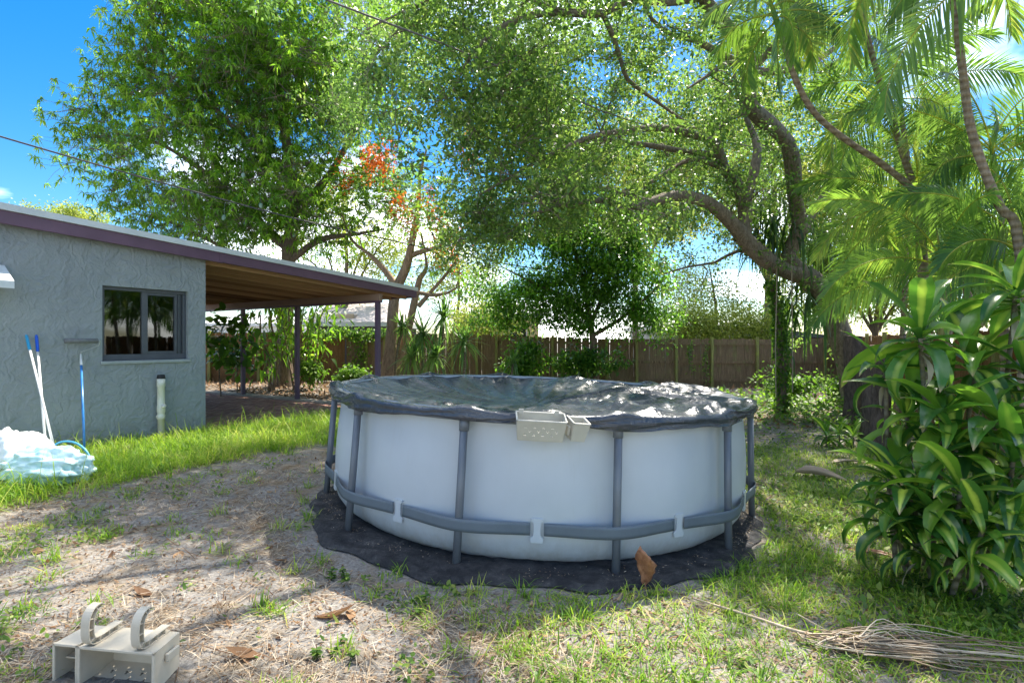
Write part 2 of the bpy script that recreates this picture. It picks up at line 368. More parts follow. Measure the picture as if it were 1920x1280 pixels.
hb = math_(t, 'ADD', math_(t, 'ADD', noise(t, 7, 6, 0.6, vec=v, dist=1.2), math_(t, 'MULTIPLY', noise(t, 3.5, 4, 0.55, vec=v, dist=0.8, stretch=(1, 1, 9)), 1.2)), math_(t, 'MULTIPLY', noise(t, 24, 4, vec=v, dist=0.8), 0.3))
crs = math_(t, 'ABSOLUTE', math_(t, 'SUBTRACT', noise(t, 5.5, 4, 0.5, vec=v, dist=1.5), 0.5))
hb = math_(t, 'ADD', hb, math_(t, 'MULTIPLY', crs, -1.4))
principled(t, o, col, rr, 0.7, 0, bump(t, hb, 0.40, 0.02)); M['cover'] = m
m, t, o = newmat('ground_cloth')
v = N(t, 'ShaderNodeTexCoord').outputs['Object']
col = ramp(t, noise(t, 8, 7, 0.72, vec=v), [(0.42, (0.014, 0.015, 0.018)), (0.60, (0.045, 0.045, 0.047)), (0.74, (0.19, 0.175, 0.155))])
principled(t, o, col, 0.75, 0.3, 0, bump(t, noise(t, 13, 6, 0.65, vec=v, dist=1.0), 0.8, 0.03)); M['cloth'] = m
M['beige'] = plain('beige_plastic', (0.62, 0.545, 0.42), (0.53, 0.46, 0.35), 0.5, 0.4, 9, bmp=0.08, bscale=50)
M['greyplastic'] = plain('pale_grey_plastic', (0.50, 0.49, 0.43), (0.43, 0.42, 0.37), 0.48, 0.4, 9)
M['pvc'] = plain('white_pvc', (0.74, 0.72, 0.64), (0.60, 0.58, 0.50), 0.42, 0.5, 6)
M['black'] = plain('black_rubber', (0.02, 0.02, 0.022), (0.012, 0.012, 0.013), 0.6)
M['whitepole'] = plain('white_pole', (0.76, 0.76, 0.75), (0.62, 0.62, 0.60), 0.35, 0.5, 8)
M['bluepole'] = plain('blue_pole', (0.05, 0.25, 0.62), (0.03, 0.16, 0.45), 0.3, 0.5, 8)
M['cyangrip'] = plain('light_blue_grip', (0.03, 0.36, 0.62), (0.02, 0.26, 0.5), 0.45)
M['bluegrip'] = plain('blue_grip', (0.01, 0.12, 0.66), (0.01, 0.08, 0.46), 0.45)
M['roller'] = plain('roller_nap', (0.20, 0.21, 0.22), (0.13, 0.135, 0.145), 0.9, 0.1, 30, bmp=0.6, bscale=120)
M['steel'] = plain('steel_wire', (0.55, 0.56, 0.57), (0.42, 0.43, 0.44), 0.35, 0.5, 8, metal=0.8)
M['netblue'] = plain('net_frame_blue', (0.08, 0.38, 0.58), (0.05, 0.28, 0.46), 0.4)
M['mintbag'] = plain('mint_plastic_bag', (0.46, 0.74, 0.70), (0.68, 0.80, 0.79), 0.35, 0.5, 7, bmp=0.5, bscale=18)
M['whitebag'] = plain('white_plastic_sheet', (0.80, 0.82, 0.82), (0.70, 0.75, 0.76), 0.4, 0.5, 5, bmp=0.4, bscale=9)
M['awning'] = plain('white_awning', (0.72, 0.73, 0.74), (0.55, 0.6, 0.62), 0.4)
M['cable'] = plain('cable', (0.02, 0.022, 0.026), (0.014, 0.015, 0.018), 0.6)
M['greycable'] = plain('grey_cable', (0.17, 0.165, 0.16), (0.10, 0.10, 0.10), 0.6, 0.3, 20)
M['rope'] = plain('rope', (0.42, 0.36, 0.27), (0.28, 0.23, 0.17), 0.95, 0.1, 40)
m, t, o = newmat('brick_paver')
ab = N(t, 'ShaderNodeAttribute', attribute_name='rnd').outputs['Fac']
col = ramp(t, ab, [(0.0, (0.22, 0.095, 0.072)), (0.5, (0.36, 0.165, 0.12)), (1.0, (0.48, 0.28, 0.21))])
col = mixrgb(t, math_(t, 'MULTIPLY', noise(t, 3, 6, 0.7), 0.5), col, (0.30, 0.24, 0.20))
principled(t, o, col, 0.85, 0.25, 0, bump(t, noise(t, 60, 4), 0.3, 0.005)); M['paver'] = m
# vegetation
M['mango'] = leafmat('mango_leaf', [(0.028, 0.078, 0.013), (0.058, 0.150, 0.015), (0.120, 0.245, 0.018), (0.230, 0.340, 0.030)], 0.52, 0.36, 0.45, tboost=2.2, tmix=(0.40, 0.70, 0.02))
M['oak'] = leafmat('oak_leaf', [(0.028, 0.070, 0.022), (0.060, 0.130, 0.030), (0.110, 0.200, 0.040), (0.23, 0.30, 0.07)], 0.46, 0.40, 0.45, tboost=2.2, tmix=(0.36, 0.58, 0.05))
M['darktree'] = leafmat('glossy_leaf', [(0.024, 0.075, 0.014), (0.045, 0.130, 0.016), (0.085, 0.205, 0.020), (0.17, 0.30, 0.03)], 0.48, 0.32, 0.5, tboost=2.2)
M['poinc'] = leafmat('poinciana_leaf', [(0.06, 0.13, 0.015), (0.11, 0.22, 0.018), (0.20, 0.32, 0.025), (0.33, 0.38, 0.05)], 0.5, 0.5, 0.3)
M['flower'] = leafmat('orange_flower', [(0.50, 0.075, 0.012), (0.62, 0.13, 0.018), (0.70, 0.22, 0.04)], 0.4, 0.5, 0.2, tboost=1.3, tmix=(0.9, 0.28, 0.03))
M['farleaf'] = leafmat('far_leaf', [(0.08, 0.13, 0.024), (0.15, 0.21, 0.035), (0.25, 0.29, 0.05), (0.36, 0.37, 0.09)], 0.48, 0.5, 0.3, tmix=(0.50, 0.60, 0.06))
M['palm'] = leafmat('palm_leaf', [(0.028, 0.085, 0.024), (0.060, 0.155, 0.030), (0.130, 0.240, 0.034), (0.34, 0.34, 0.06)], 0.50, 0.34, 0.5, tboost=2.1, tmix=(0.46, 0.66, 0.04))
M['yucca'] = leafmat('yucca_leaf', [(0.05, 0.12, 0.038), (0.11, 0.21, 0.055), (0.21, 0.32, 0.08)], 0.4, 0.4, 0.45)
M['drac'] = leafmat('dracaena_leaf', [(0.020, 0.080, 0.018), (0.036, 0.125, 0.020), (0.070, 0.185, 0.022), (0.14, 0.26, 0.025)], 0.34, 0.30, 0.5, stripe=(0.46, 0.56, 0.08), tips=(0.36, 0.25, 0.13))
M['dryleaf'] = leafmat('withered_leaf', [(0.40, 0.33, 0.24), (0.52, 0.46, 0.36), (0.60, 0.55, 0.47)], 0.3, 0.7, 0.2, tboost=1.0, tmix=(0.6, 0.5, 0.35))
M['phil'] = leafmat('pothos_leaf', [(0.022, 0.075, 0.018), (0.05, 0.14, 0.022), (0.13, 0.24, 0.03)], 0.4, 0.3, 0.5)
M['ivy'] = leafmat('vine_leaf', [(0.035, 0.085, 0.015), (0.08, 0.17, 0.02), (0.18, 0.28, 0.03)], 0.42, 0.45, 0.35)
M['fern'] = leafmat('strap_fern', [(0.015, 0.040, 0.014), (0.030, 0.075, 0.02), (0.06, 0.12, 0.03)], 0.3, 0.4, 0.4)
M['grass'] = leafmat('lush_grass', [(0.060, 0.150, 0.014), (0.12, 0.250, 0.018), (0.23, 0.35, 0.028), (0.44, 0.43, 0.11)], 0.42, 0.5, 0.3, tmix=(0.42, 0.62, 0.03))
M['weed'] = leafmat('ground_weed', [(0.035, 0.085, 0.014), (0.070, 0.150, 0.02), (0.13, 0.22, 0.03), (0.24, 0.27, 0.06)], 0.38, 0.5, 0.3, tmix=(0.36, 0.55, 0.04))
M['straw'] = leafmat('dry_straw', [(0.16, 0.105, 0.065), (0.29, 0.215, 0.14), (0.43, 0.345, 0.24), (0.54, 0.47, 0.36)], 0.2, 0.8, 0.2, tboost=1.1, tmix=(0.6, 0.45, 0.25))
M['litter'] = leafmat('dead_leaf', [(0.085, 0.045, 0.025), (0.18, 0.095, 0.045), (0.31, 0.19, 0.10), (0.42, 0.31, 0.20)], 0.25, 0.7, 0.25, tboost=1.1, tmix=(0.5, 0.3, 0.12))
M['sheath'] = plain('dry_palm_sheath', (0.50, 0.40, 0.30), (0.33, 0.25, 0.18), 0.7, 0.25, 6, bmp=0.7, bscale=30, stretch=(0.15, 3, 3))
M['rustleaf'] = plain('rusty_dry_bract', (0.42, 0.21, 0.11), (0.16, 0.052, 0.026), 0.45, 0.4, 22, bmp=0.5, bscale=20)
M['oakbark'] = barkmat('oak_bark', (0.250, 0.205, 0.165), (0.110, 0.085, 0.068), 7, 1.7)
M['mangobark'] = barkmat('mango_bark', (0.20, 0.15, 0.115), (0.085, 0.062, 0.048))
M['palebark'] = barkmat('poinciana_bark', (0.34, 0.235, 0.16), (0.18, 0.12, 0.085))
M['palmbark'] = barkmat('palm_bark', (0.27, 0.215, 0.15), (0.12, 0.092, 0.066), rings=True)
M['stump'] = barkmat('stump_bark', (0.15, 0.112, 0.095), (0.050, 0.036, 0.030), 9, 2.2)
M['cane'] = barkmat('cane', (0.22, 0.19, 0.13), (0.11, 0.09, 0.06), rings=True)
M['fruit'] = plain('mango_fruit', (0.20, 0.30, 0.24), (0.14, 0.23, 0.18), 0.45, 0.4, 6)
M['roofpale'] = plain('pale_roof', (0.52, 0.46, 0.43), (0.42, 0.37, 0.35), 0.85, 0.2, 3)
M['creamwall'] = plain('cream_wall', (0.62, 0.50, 0.24), (0.54, 0.43, 0.2), 0.8)
M['whitewall'] = plain('white_wall', (0.68, 0.68, 0.66), (0.58, 0.58, 0.56), 0.7)
M['greywall'] = plain('grey_wall', (0.32, 0.35, 0.35), (0.26, 0.29, 0.29), 0.7)
M['fasciagrn'] = plain('pale_fascia', (0.46, 0.50, 0.46), (0.4, 0.43, 0.4), 0.6)
M['tan'] = plain('tan_metal', (0.52, 0.40, 0.27), (0.44, 0.33, 0.22), 0.5)
M['shingle'] = plain('dark_shingle', (0.085, 0.085, 0.09), (0.045, 0.045, 0.05), 0.9, 0.1, 14, bmp=0.5, bscale=20)

# ------------------------------------------------------------------ setting: ground
xs = np.unique(np.concatenate([np.linspace(-500, -40, 24), np.linspace(-40, -8, 60), np.linspace(-8, 8, 121), np.linspace(8, 40, 60), np.linspace(40, 500, 24)]))
ys = np.unique(np.concatenate([np.linspace(-300, -5, 20), np.linspace(-5, 1.5, 30), np.linspace(1.5, 12, 91), np.linspace(12, 40, 60), np.linspace(40, 800, 30)]))
XX, YY = np.meshgrid(xs, ys, indexing='ij')
ZZ = gz(XX, YY)
V = np.stack([XX, YY, ZZ], -1).reshape(-1, 3)
ny = len(ys); ii, jj = np.meshgrid(np.arange(len(xs) - 1), np.arange(ny - 1), indexing='ij')
F = np.stack([ii * ny + jj, (ii + 1) * ny + jj, (ii + 1) * ny + jj + 1, ii * ny + jj + 1], -1).reshape(-1, 4)
go = put('ground', mesh_np('ground', V, F, smooth=True), M['ground'])
tag(go, 'sandy back yard ground with patchy grass', kind='structure')

# ------------------------------------------------------------------ house with carport roof
HS = np.array([0.531, 0.847, 0.0]); HT = np.array([-0.847, 0.531, 0.0]); HC = np.array([-5.07, 9.0, 0.10])
def hw(s, t_, z=0.0): return HC + HS * s + HT * t_ + np.array([0, 0, z])
house = empty('house', HC, math.atan2(HS[1], HS[0]), 'grey stucco house with dark window and purple-trimmed carport roof', 'house')
def zf(s): return 2.82 - 0.055 * s          # underside of the rake fascia
W0, W1, Z0, Z1 = -1.46, -0.28, 1.22, 2.30
mb = MB()
def quad(a, b, c, d): mb.raw([a, b, c, d], [(0, 1, 2, 3)])
for (s0, s1) in ((-9, W0), (W1, 0)):
    quad((s0, 0, -0.3), (s1, 0, -0.3), (s1, 0, zf(s1) + 0.06), (s0, 0, zf(s0) + 0.06))
quad((W0, 0, -0.3), (W1, 0, -0.3), (W1, 0, Z0), (W0, 0, Z0))
quad((W0, 0, Z1), (W1, 0, Z1), (W1, 0, zf(W1) + 0.06), (W0, 0, zf(W0) + 0.06))
rv = 0.11
quad((W0, 0, Z0), (W0, rv, Z0), (W0, rv, Z1), (W0, 0, Z1)); quad((W1, rv, Z0), (W1, 0, Z0), (W1, 0, Z1), (W1, rv, Z1))
quad((W0, 0, Z1), (W0, rv, Z1), (W1, rv, Z1), (W1, 0, Z1)); quad((W0, rv, Z0), (W0, 0, Z0), (W1, 0, Z0), (W1, rv, Z0))
quad((0, 0, -0.3), (0, 8, -0.3), (0, 8, zf(0) + 0.06), (0, 0, zf(0) + 0.06))
quad((-9, 8, -0.3), (-9, 0, -0.3), (-9, 0, 3.3), (-9, 8, 3.3)); quad((0, 8, -0.3), (-9, 8, -0.3), (-9, 8, 3.3), (0, 8, zf(0)))
mb.build('wall', M['stucco'], house)
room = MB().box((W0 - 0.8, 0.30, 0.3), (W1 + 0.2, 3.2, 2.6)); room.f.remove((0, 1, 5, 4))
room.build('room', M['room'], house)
MB().box((W0 - 0.03, -0.035, Z0 - 0.05), (W1 + 0.03, 0.06, Z0 - 0.004)).build('window_sill', plain('sill_paint', (0.33, 0.36, 0.37), (0.26, 0.29, 0.30), 0.6, bmp=0.5, bscale=25), house, bevel=0.008)
win = MB().box((W0 + 0.004, 0.06, Z0 + 0.004), (W1 - 0.004, 0.13, Z0 + 0.09)).box((W0 + 0.004, 0.06, Z1 - 0.05), (W1 - 0.004, 0.13, Z1 - 0.004)) \
    .box((W0 + 0.004, 0.061, Z0 + 0.09), (W0 + 0.05, 0.129, Z1 - 0.05)).box((W1 - 0.05, 0.061, Z0 + 0.09), (W1 - 0.004, 0.129, Z1 - 0.05)).build('window', M['winframe'], house, bevel=0.004)
cx_ = (W0 + W1) / 2
MB().box((cx_ - 0.05, 0.064, Z0 + 0.091), (cx_ + 0.03, 0.11, Z1 - 0.051)).build('mullion', M['winframe'], win, bevel=0.004)
sash = MB()
for (a, b, c, d) in ((cx_ + 0.031, W1 - 0.13, Z0 + 0.091, Z0 + 0.13), (cx_ + 0.031, W1 - 0.13, Z1 - 0.09, Z1 - 0.051), (W1 - 0.165, W1 - 0.13, Z0 + 0.131, Z1 - 0.091)):
    sash.box((a, 0.08, c), (b, 0.12, d))
for k in range(3): sash.box((W1 - 0.122 + k * 0.025, 0.07 + 0.012 * k, Z0 + 0.092), (W1 - 0.106 + k * 0.025, 0.125, Z1 - 0.052))
sash.build('sash', M['winframe'], win)
MB().box((W0 + 0.05, 0.095, Z0 + 0.09), (cx_ - 0.05, 0.101, Z1 - 0.05)).build('pane', M['glass'], win)
MB().box((cx_ + 0.03, 0.105, Z0 + 0.09), (W1 - 0.125, 0.111, Z1 - 0.05)).build('pane', M['glass'], win)
# roof: white metal edge, purple fascia, deck, rafters, beam, posts
SE = 4.95; TE = 7.4
mb = MB()
def slab(mb, s0, s1, t0, t1, d0, d1):
    mb.raw([(s, t_, zf(s) + d) for d in (d0, d1) for s, t_ in ((s0, t0), (s1, t0), (s1, t1), (s0, t1))],
           [(0, 3, 2, 1), (4, 5, 6, 7), (0, 1, 5, 4), (1, 2, 6, 5), (2, 3, 7, 6), (3, 0, 4, 7)])
slab(mb, -9.4, SE + 0.02, -0.20, TE, 0.165, 0.25); roof = mb.build('roof', M['drip'], house)
mb = MB(); slab(mb, -9.4, 0.20, -0.17, -0.12, -0.002, 0.163); mb.build('fascia', M['purple'], roof, bevel=0.004)
mb = MB(); slab(mb, 0.215, SE, -0.172, -0.122, 0.004, 0.163); mb.build('fascia', M['purple'], roof, bevel=0.004)
mb = MB(); slab(mb, 0.14, 0.27, -0.178, -0.1725, 0.01, 0.15); mb.build('joint_plate', M['purple'], roof)
mb = MB(); slab(mb, SE - 0.05, SE - 0.004, -0.118, TE, 0.0, 0.162); mb.build('fascia', M['purple'], roof)
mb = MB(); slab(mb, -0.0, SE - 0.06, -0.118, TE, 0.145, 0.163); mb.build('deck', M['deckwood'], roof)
k = 0; tt = 0.10
while tt < TE:
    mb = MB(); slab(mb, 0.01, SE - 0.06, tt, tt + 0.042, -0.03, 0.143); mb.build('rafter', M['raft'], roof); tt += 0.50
SP = 3.85
MB().box((SP - 0.05, -0.10, zf(SP) - 0.19), (SP + 0.05, TE, zf(SP) - 0.038)).build('beam', M['beam'], house, bevel=0.005)
MB().box((SP - 0.052, -0.10, zf(SP) - 0.235), (SP + 0.052, TE, zf(SP) - 0.191)).build('beam', M['purple'], house, bevel=0.004)
for tp in (0.0, 2.85, 5.2):
    g0 = hw(SP, tp); zb = float(gz(g0[0], g0[1])) - HC[2]
    MB().box((SP - 0.048, tp - 0.048, zb - 0.1), (SP + 0.048, tp + 0.048, zf(SP) - 0.236)).build('post', M['post'], house, bevel=0.006)
# white awning corner at the left of the wall
mb = MB(); a0, a1 = -4.6, -2.52
mb.raw([(a0, -0.01, 2.46), (a1, -0.01, 2.46), (a1, -0.36, 2.24), (a0, -0.36, 2.24), (a0, -0.01, 2.22), (a1, -0.01, 2.22), (a1, -0.36, 2.15), (a0, -0.36, 2.15)],
       [(0, 1, 2, 3), (4, 7, 6, 5), (0, 4, 5, 1), (3, 2, 6, 7), (1, 5, 6, 2), (0, 3, 7, 4)])
mb.build('awning', M['awning'], house)

# patio of brick pavers
pat = put('patio', MB().box((-0.2, -0.02, -0.22), (SP - 0.16, 7.0, 0.012)).mesh('patio'), M['concrete'], loc=HC, rot=(0, 0, math.atan2(HS[1], HS[0])))
tag(pat, 'red brick paver patio under the carport roof', kind='structure')
ac = Acc(); bw, bl = 0.10, 0.20; row = 0
s = -0.15
while s < SP - 0.30:
    t_ = -(row % 2) * bl / 2
    while t_ < 6.9:
        h = 0.012 + 0.022 + random.uniform(-0.004, 0.004)
        x0, x1, y0, y1 = s + 0.004, s + bw - 0.004, max(t_, 0) + 0.004, min(t_ + bl, 6.95) - 0.004
        if y1 - y0 > 0.03:
            Vb = np.array([(x0, y0, 0.005), (x1, y0, 0.005), (x1, y1, 0.005), (x0, y1, 0.005), (x0, y0, h), (x1, y0, h), (x1, y1, h), (x0, y1, h)])
            ac.add(Vb, np.array([(4, 5, 6, 7), (0, 1, 5, 4), (1, 2, 6, 5), (2, 3, 7, 6), (3, 0, 4, 7)]), rnd=random.random())
        t_ += bl
    s += bw; row += 1
tag(put('brick_pavers', ac.mesh('brick_pavers'), M['paver'], pat), kind='stuff')
kerb = put('kerb', MB().box((SP - 0.16, -0.6, -0.2), (SP + 0.22, 7.0, 0.045)).mesh('kerb'), M['concrete'], loc=HC, rot=(0, 0, math.atan2(HS[1], HS[0])))
tag(kerb, 'pale concrete edging strip along the patio', kind='structure')

# ------------------------------------------------------------------ fences
def boardmesh(i, hgt, wd=0.1445):
    e = 0.018 * ((i * 7) % 5) / 5; c = 0.022
    V = [(x, y, z) for y in (0, 0.018) for x, z in ((0, 0), (wd, 0), (wd, hgt - e - c), (wd - c, hgt - e), (c, hgt - e), (0, hgt - e - c))]
    F = [(0, 1, 2, 3, 4, 5), (11, 10, 9, 8, 7, 6)] + [(k, k + 6, (k + 1) % 6 + 6, (k + 1) % 6) for k in range(6)]
    return MB().raw(V, F).mesh('board')
def fence(label, A, B, hgt, posts, bmat, group=None, rails=(0.28, 0.95, 1.62)):
    A = np.array(A, float); B = np.array(B, float); L = np.linalg.norm(B - A)
    root = empty('fence', (A[0], A[1], 0), math.atan2(B[1] - A[1], B[0] - A[0]), label, 'fence', group)
    var = [boardmesh(i, hgt) for i in range(5)]
    for me in var: me.materials.append(bmat)
    x = 0.0; i = 0
    def gl(x):
        p = A + (B - A) * (x / L); return float(gz(p[0], p[1]))
    while x < L - 0.1:
        o = put('board', var[random.randrange(5)], None, root, (x, random.uniform(-0.004, 0.004), gl(x) - 0.03 + random.uniform(-0.025, 0.02)), (random.uniform(-0.006, 0.006), random.uniform(-0.008, 0.008), 0))
        x += 0.1455 + (random.uniform(0.003, 0.008) if random.random() < .12 else 0); i += 1
    x = 0
    while x < L:
        x1 = min(x + 2.44, L)
        for rz_ in rails:
            MB().bar((x + 0.005, -0.026, gl(x) + rz_), (x1 - 0.005, -0.026, gl(x1) + rz_), 0.04, 0.085).build('rail', bmat, root)
        x = x1
    pm = MB().box((-0.045, -0.09, -0.1), (0.045, 0.0, hgt + 0.03)).mesh('post'); pm.materials.append(M['boardpost'])
    for px in posts: put('post', pm, None, root, (px, -0.05, gl(px)), (0, random.uniform(-0.01, 0.01), 0))
    return root
FY = 20.0
def fx(px, Y=FY): return (px - 960) / FP * Y
fence('warm brown board fence standing behind the carport posts', (fx(300), FY), (fx(594), FY), 1.86, [fx(487) - fx(300), fx(395) - fx(300)], M['boardwarm'])
fence('long dark weathered back fence with mossy posts behind the pool', (fx(650), FY), (fx(1590), FY), 1.84,
      [fx(p) - fx(650) for p in (688, 722, 848, 894, 930, 1036, 1137, 1193, 1267, 1333, 1418, 1545)], M['board'])
fence('brown side fence behind the striped dracaena at the right', (fx(1592), FY - 0.1), (6.1, 5.6), 1.92, [1.2, 3.6, 6.0, 8.4, 10.8, 13.2], M['boardwarm'])
gate = empty('gate', (fx(597), FY - 0.08, float(gz(fx(597), FY))), 0, 'reddish wooden gate with framed boards between the two fence runs', 'gate')
gw = fx(647) - fx(597); gme = boardmesh(0, 1.60, 0.118); gme.materials.append(M['boardwarm'])
for i in range(8): put('board', gme, None, gate, (0.02 + i * 0.1205, 0.03, 0.06))
for z_ in (0.10, 0.90, 1.58): MB().box((0.05, -0.02, z_), (gw - 0.06, 0.028, z_ + 0.09)).build('rail', M['boardwarm'], gate)
for x_ in (-0.03, gw - 0.06): MB().box((x_, -0.04, -0.05), (x_ + 0.08, 0.028, 1.78)).build('post', M['boardwarm'], gate)

# ------------------------------------------------------------------ neighbouring houses beyond the fence
def block(name, label, x0, x1, Y, ztop, dep, wallm, roofm, facm, pitch=0.9, ov=0.4, wins=()):
    X0, X1 = (x0 - 960) / FP * Y, (x1 - 960) / FP * Y
    root = empty(name, (X0, Y, 0), 0, label, 'house'); L = X1 - X0
    MB().box((0, 0, -0.3), (L, dep, ztop)).build('wall', wallm, root)
    MB().box((-ov, -ov, ztop + 0.005), (L + ov, dep + ov, ztop + 0.22)).build('fascia', facm, root)
    rf = MB().raw([(-ov, -ov + 0.01, ztop + 0.225), (L + ov, -ov + 0.01, ztop + 0.225), (L + ov, dep + ov, ztop + 0.225), (-ov, dep + ov, ztop + 0.225), (-ov + 0.6, dep / 2, ztop + 0.225 + pitch), (L + ov - 0.6, dep / 2, ztop + 0.225 + pitch)],
             [(0, 1, 5, 4), (2, 3, 4, 5), (3, 0, 4), (1, 2, 5)]).build('roof', roofm, root)
    for (a, b, c, d) in wins:
        f = MB().box((a, -0.04, c), (b, -0.002, d)).build('window', M['whitewall'], root)
        MB().box((a + 0.06, -0.055, c + 0.06), (b - 0.06, -0.042, d - 0.06)).build('pane', M['room'], f)
    return root
h1 = block('neighbour_house', 'low house with pale roof and rooftop unit behind the gate', 575, 735, 27.5, 2.35, 7, M['shingle'], M['roofpale'], M['fasciagrn'], 1.2)
acx = (626 - 575) / FP * 27.5
MB().box((acx, 0.2, 2.60), (acx + 0.95, 1.1, 3.02)).box((acx - 0.35, 0.3, 2.61), (acx - 0.003, 1.0, 2.9)).build('rooftop_unit', M['tan'], h1, bevel=0.06)
for k in range(6): MB().box((acx + 0.95 + 0.003, 0.25, 2.66 + k * 0.055), (acx + 0.97, 1.05, 2.69 + k * 0.055)).build('louvre', M['roofpale'], h1)
block('neighbour_house', 'cream yellow neighbour house seen behind the spiky yuccas', 850, 1010, 31, 2.95, 7, M['creamwall'], M['whitewall'], M['whitewall'], 0.9, 0.3, ((3.2, 4.2, 1.5, 2.5),))
block('neighbour_house', 'grey neighbour house with white fascia above the right fence', 1235, 1425, 29, 2.22, 7, M['greywall'], M['whitewall'], M['whitewall'], 0.35, 0.3, ((1.0, 1.9, 1.5, 2.15), (2.6, 3.5, 1.5, 2.15)))
block('neighbour_house', 'far white building glimpsed between trees at the fence', 380, 520, 40, 2.7, 8, M['whitewall'], M['whitewall'], M['whitewall'], 0.8, 0.3)
sh = empty('shed', (fx(1400, 23), 23, 0), 0, 'low shed with dark shingle roof behind the ivy trunk', 'shed')
L_ = fx(1570, 23) - fx(1400, 23)
MB().box((0.2, 0, 0), (L_ - 0.2, 2.4, 1.75)).build('wall', M['board'], sh)
MB().raw([(-0.2, -0.3, 1.76), (L_ + 0.2, -0.3, 1.76), (L_ + 0.2, 2.7, 1.76), (-0.2, 2.7, 1.76), (L_ * 0.5, 1.2, 2.13), (L_ * 0.5 + 0.3, 1.2, 2.13)], [(0, 1, 5, 4), (1, 2, 5), (2, 3, 4, 5), (3, 0, 4), (0, 3, 2, 1)]).build('roof', M['shingle'], sh)

# ------------------------------------------------------------------ trees
def pts_px(lst):
    """polyline of (photo x, photo y, distance, radius) turned into world points"""
    return np.array([[*P(x, y, Y), r] for x, y, Y, r in lst])
def grow(limbs, A, rmax=0.03, wob=0.12, lift=0.06, zpen=0.35, tip=0.004):
    """limbs: dense (n,4) polylines; every attractor in A gets a branch from the nearest wood"""
    nodes = np.concatenate([l[:, :3] for l in limbs]); nr = np.concatenate([l[:, 3] for l in limbs])
    d0 = np.array([np.min(((nodes - a) ** 2).sum(1)) for a in A]); out = []; ends = []
    for a in A[np.argsort(d0)]:
        d = np.sqrt(((nodes - a) ** 2).sum(1)) + zpen * np.maximum(0, nodes[:, 2] - a[2]) + 0.3 * (nr < 0.006)
        k = int(np.argmin(d)); p0 = nodes[k]; ln = np.linalg.norm(a - p0) + 1e-6
        n = max(4, int(ln / 0.22))
        c1 = p0 + (a - p0) * 0.35 + rng.normal(size=3) * wob * ln + np.array([0, 0, lift * ln])
        c2 = p0 + (a - p0) * 0.72 + rng.normal(size=3) * wob * ln
        pp = catmull(np.array([p0, c1, c2, a]), max(ln / n, 0.05))
        r0 = min(nr[k] * 0.62, 0.005 + rmax * min(1, ln / 2.5) ** 0.9)
        rr_ = np.linspace(r0, tip, len(pp)); out.append((pp, rr_))
        nodes = np.vstack([nodes, pp[1:]]); nr = np.concatenate([nr, rr_[1:]])
        ends.append((a, unit(pp[-1] - pp[-3])))
    return out, ends
def wood(limbs, twigs, n1=9, n2=5):
    ac = Acc()
    for l in limbs: ac.add(*tube_np(l[:, :3], l[:, 3], n1))
    for p, r in twigs: ac.add(*tube_np(p, r, n2 if r[0] > 0.012 else 3))
    return ac
def shaped_limb(lst, step=0.22, rough=0.10, thin=1.0):
    l = catmull(pts_px(lst), step); n = len(l)
    if rough: l[:, 3] *= 1 + rough * np.sin(np.arange(n) * 1.3 + rng.uniform(0, 6)) * rng.uniform(0.3, 1, n)
    l[:, 3] = np.maximum(l[:, 3] * thin, 0.004); return l
def spray(ends, per, spread, L, Wd, us=(0, 0.5, 1), ws=(0.25, 1, 0.08), up=0.2, droop=0.2, flat=0.7, along=0.25):
    """leaves scattered in clumps about twig ends"""
    n = len(ends); C = np.repeat(np.array([e[0] for e in ends]), per, 0); T = np.repeat(np.array([e[1] for e in ends]), per, 0)
    k = len(C); o = rng.normal(size=(k, 3)) * spread * np.array([1, 1, flat]) - T * np.abs(rng.normal(size=(k, 1))) * along
    B = C + o; D = unit(rdir(k) + unit(o) * 0.7 + np.array([0, 0, -0.15])); Nn = rdir(k, up * 3 + 0.4)
    if us is None: V, F, idx, al = diamonds(B, D, Nn, L * rng.uniform(0.65, 1.25, k), Wd * rng.uniform(0.7, 1.2, k), droop * rng.uniform(0, 1.6, k))
    else: V, F, idx, al, acr = strips(B, D, Nn, L * rng.uniform(0.65, 1.25, k), Wd * rng.uniform(0.7, 1.2, k), us, ws, droop * rng.uniform(0, 1.6, k))
    cl = np.repeat(rng.uniform(0, 1, n), per); rnd = np.clip(0.5 * cl + 0.5 * rng.uniform(0, 1, k) + 0.12 * rng.normal(size=k), 0, 1)
    return V, F, rnd[idx], al
def inellipsoids(n, els, power=0.45):
    vol = np.array([a * b * c for _, (a, b, c) in els]); w_ = rng.choice(len(els), n, p=vol / vol.sum())
    c = np.array([els[i][0] for i in w_]); r = np.array([els[i][1] for i in w_])
    return c + rdir(n) * (rng.uniform(0, 1, (n, 1)) ** power) * r
def proj(A): return 960 + FP * A[:, 0] / A[:, 1], 640 - FP * (A[:, 2] - H) / A[:, 1]
def tree(name, label, cat, base, ac_wood, barkm, V, F, rnd, al, leafm, group=None, smooth=True, wood_name='trunk'):
    root = empty(name, base, 0, label, cat, group); b = np.array(base, float)
    me = ac_wood.mesh(wood_name, smooth); o = put(wood_name, me, barkm, root, -b)
    lm = mesh_np('crown', V, F, {'rnd': rnd, 'al': al}); put('crown', lm, leafm, root, -b)
    return root

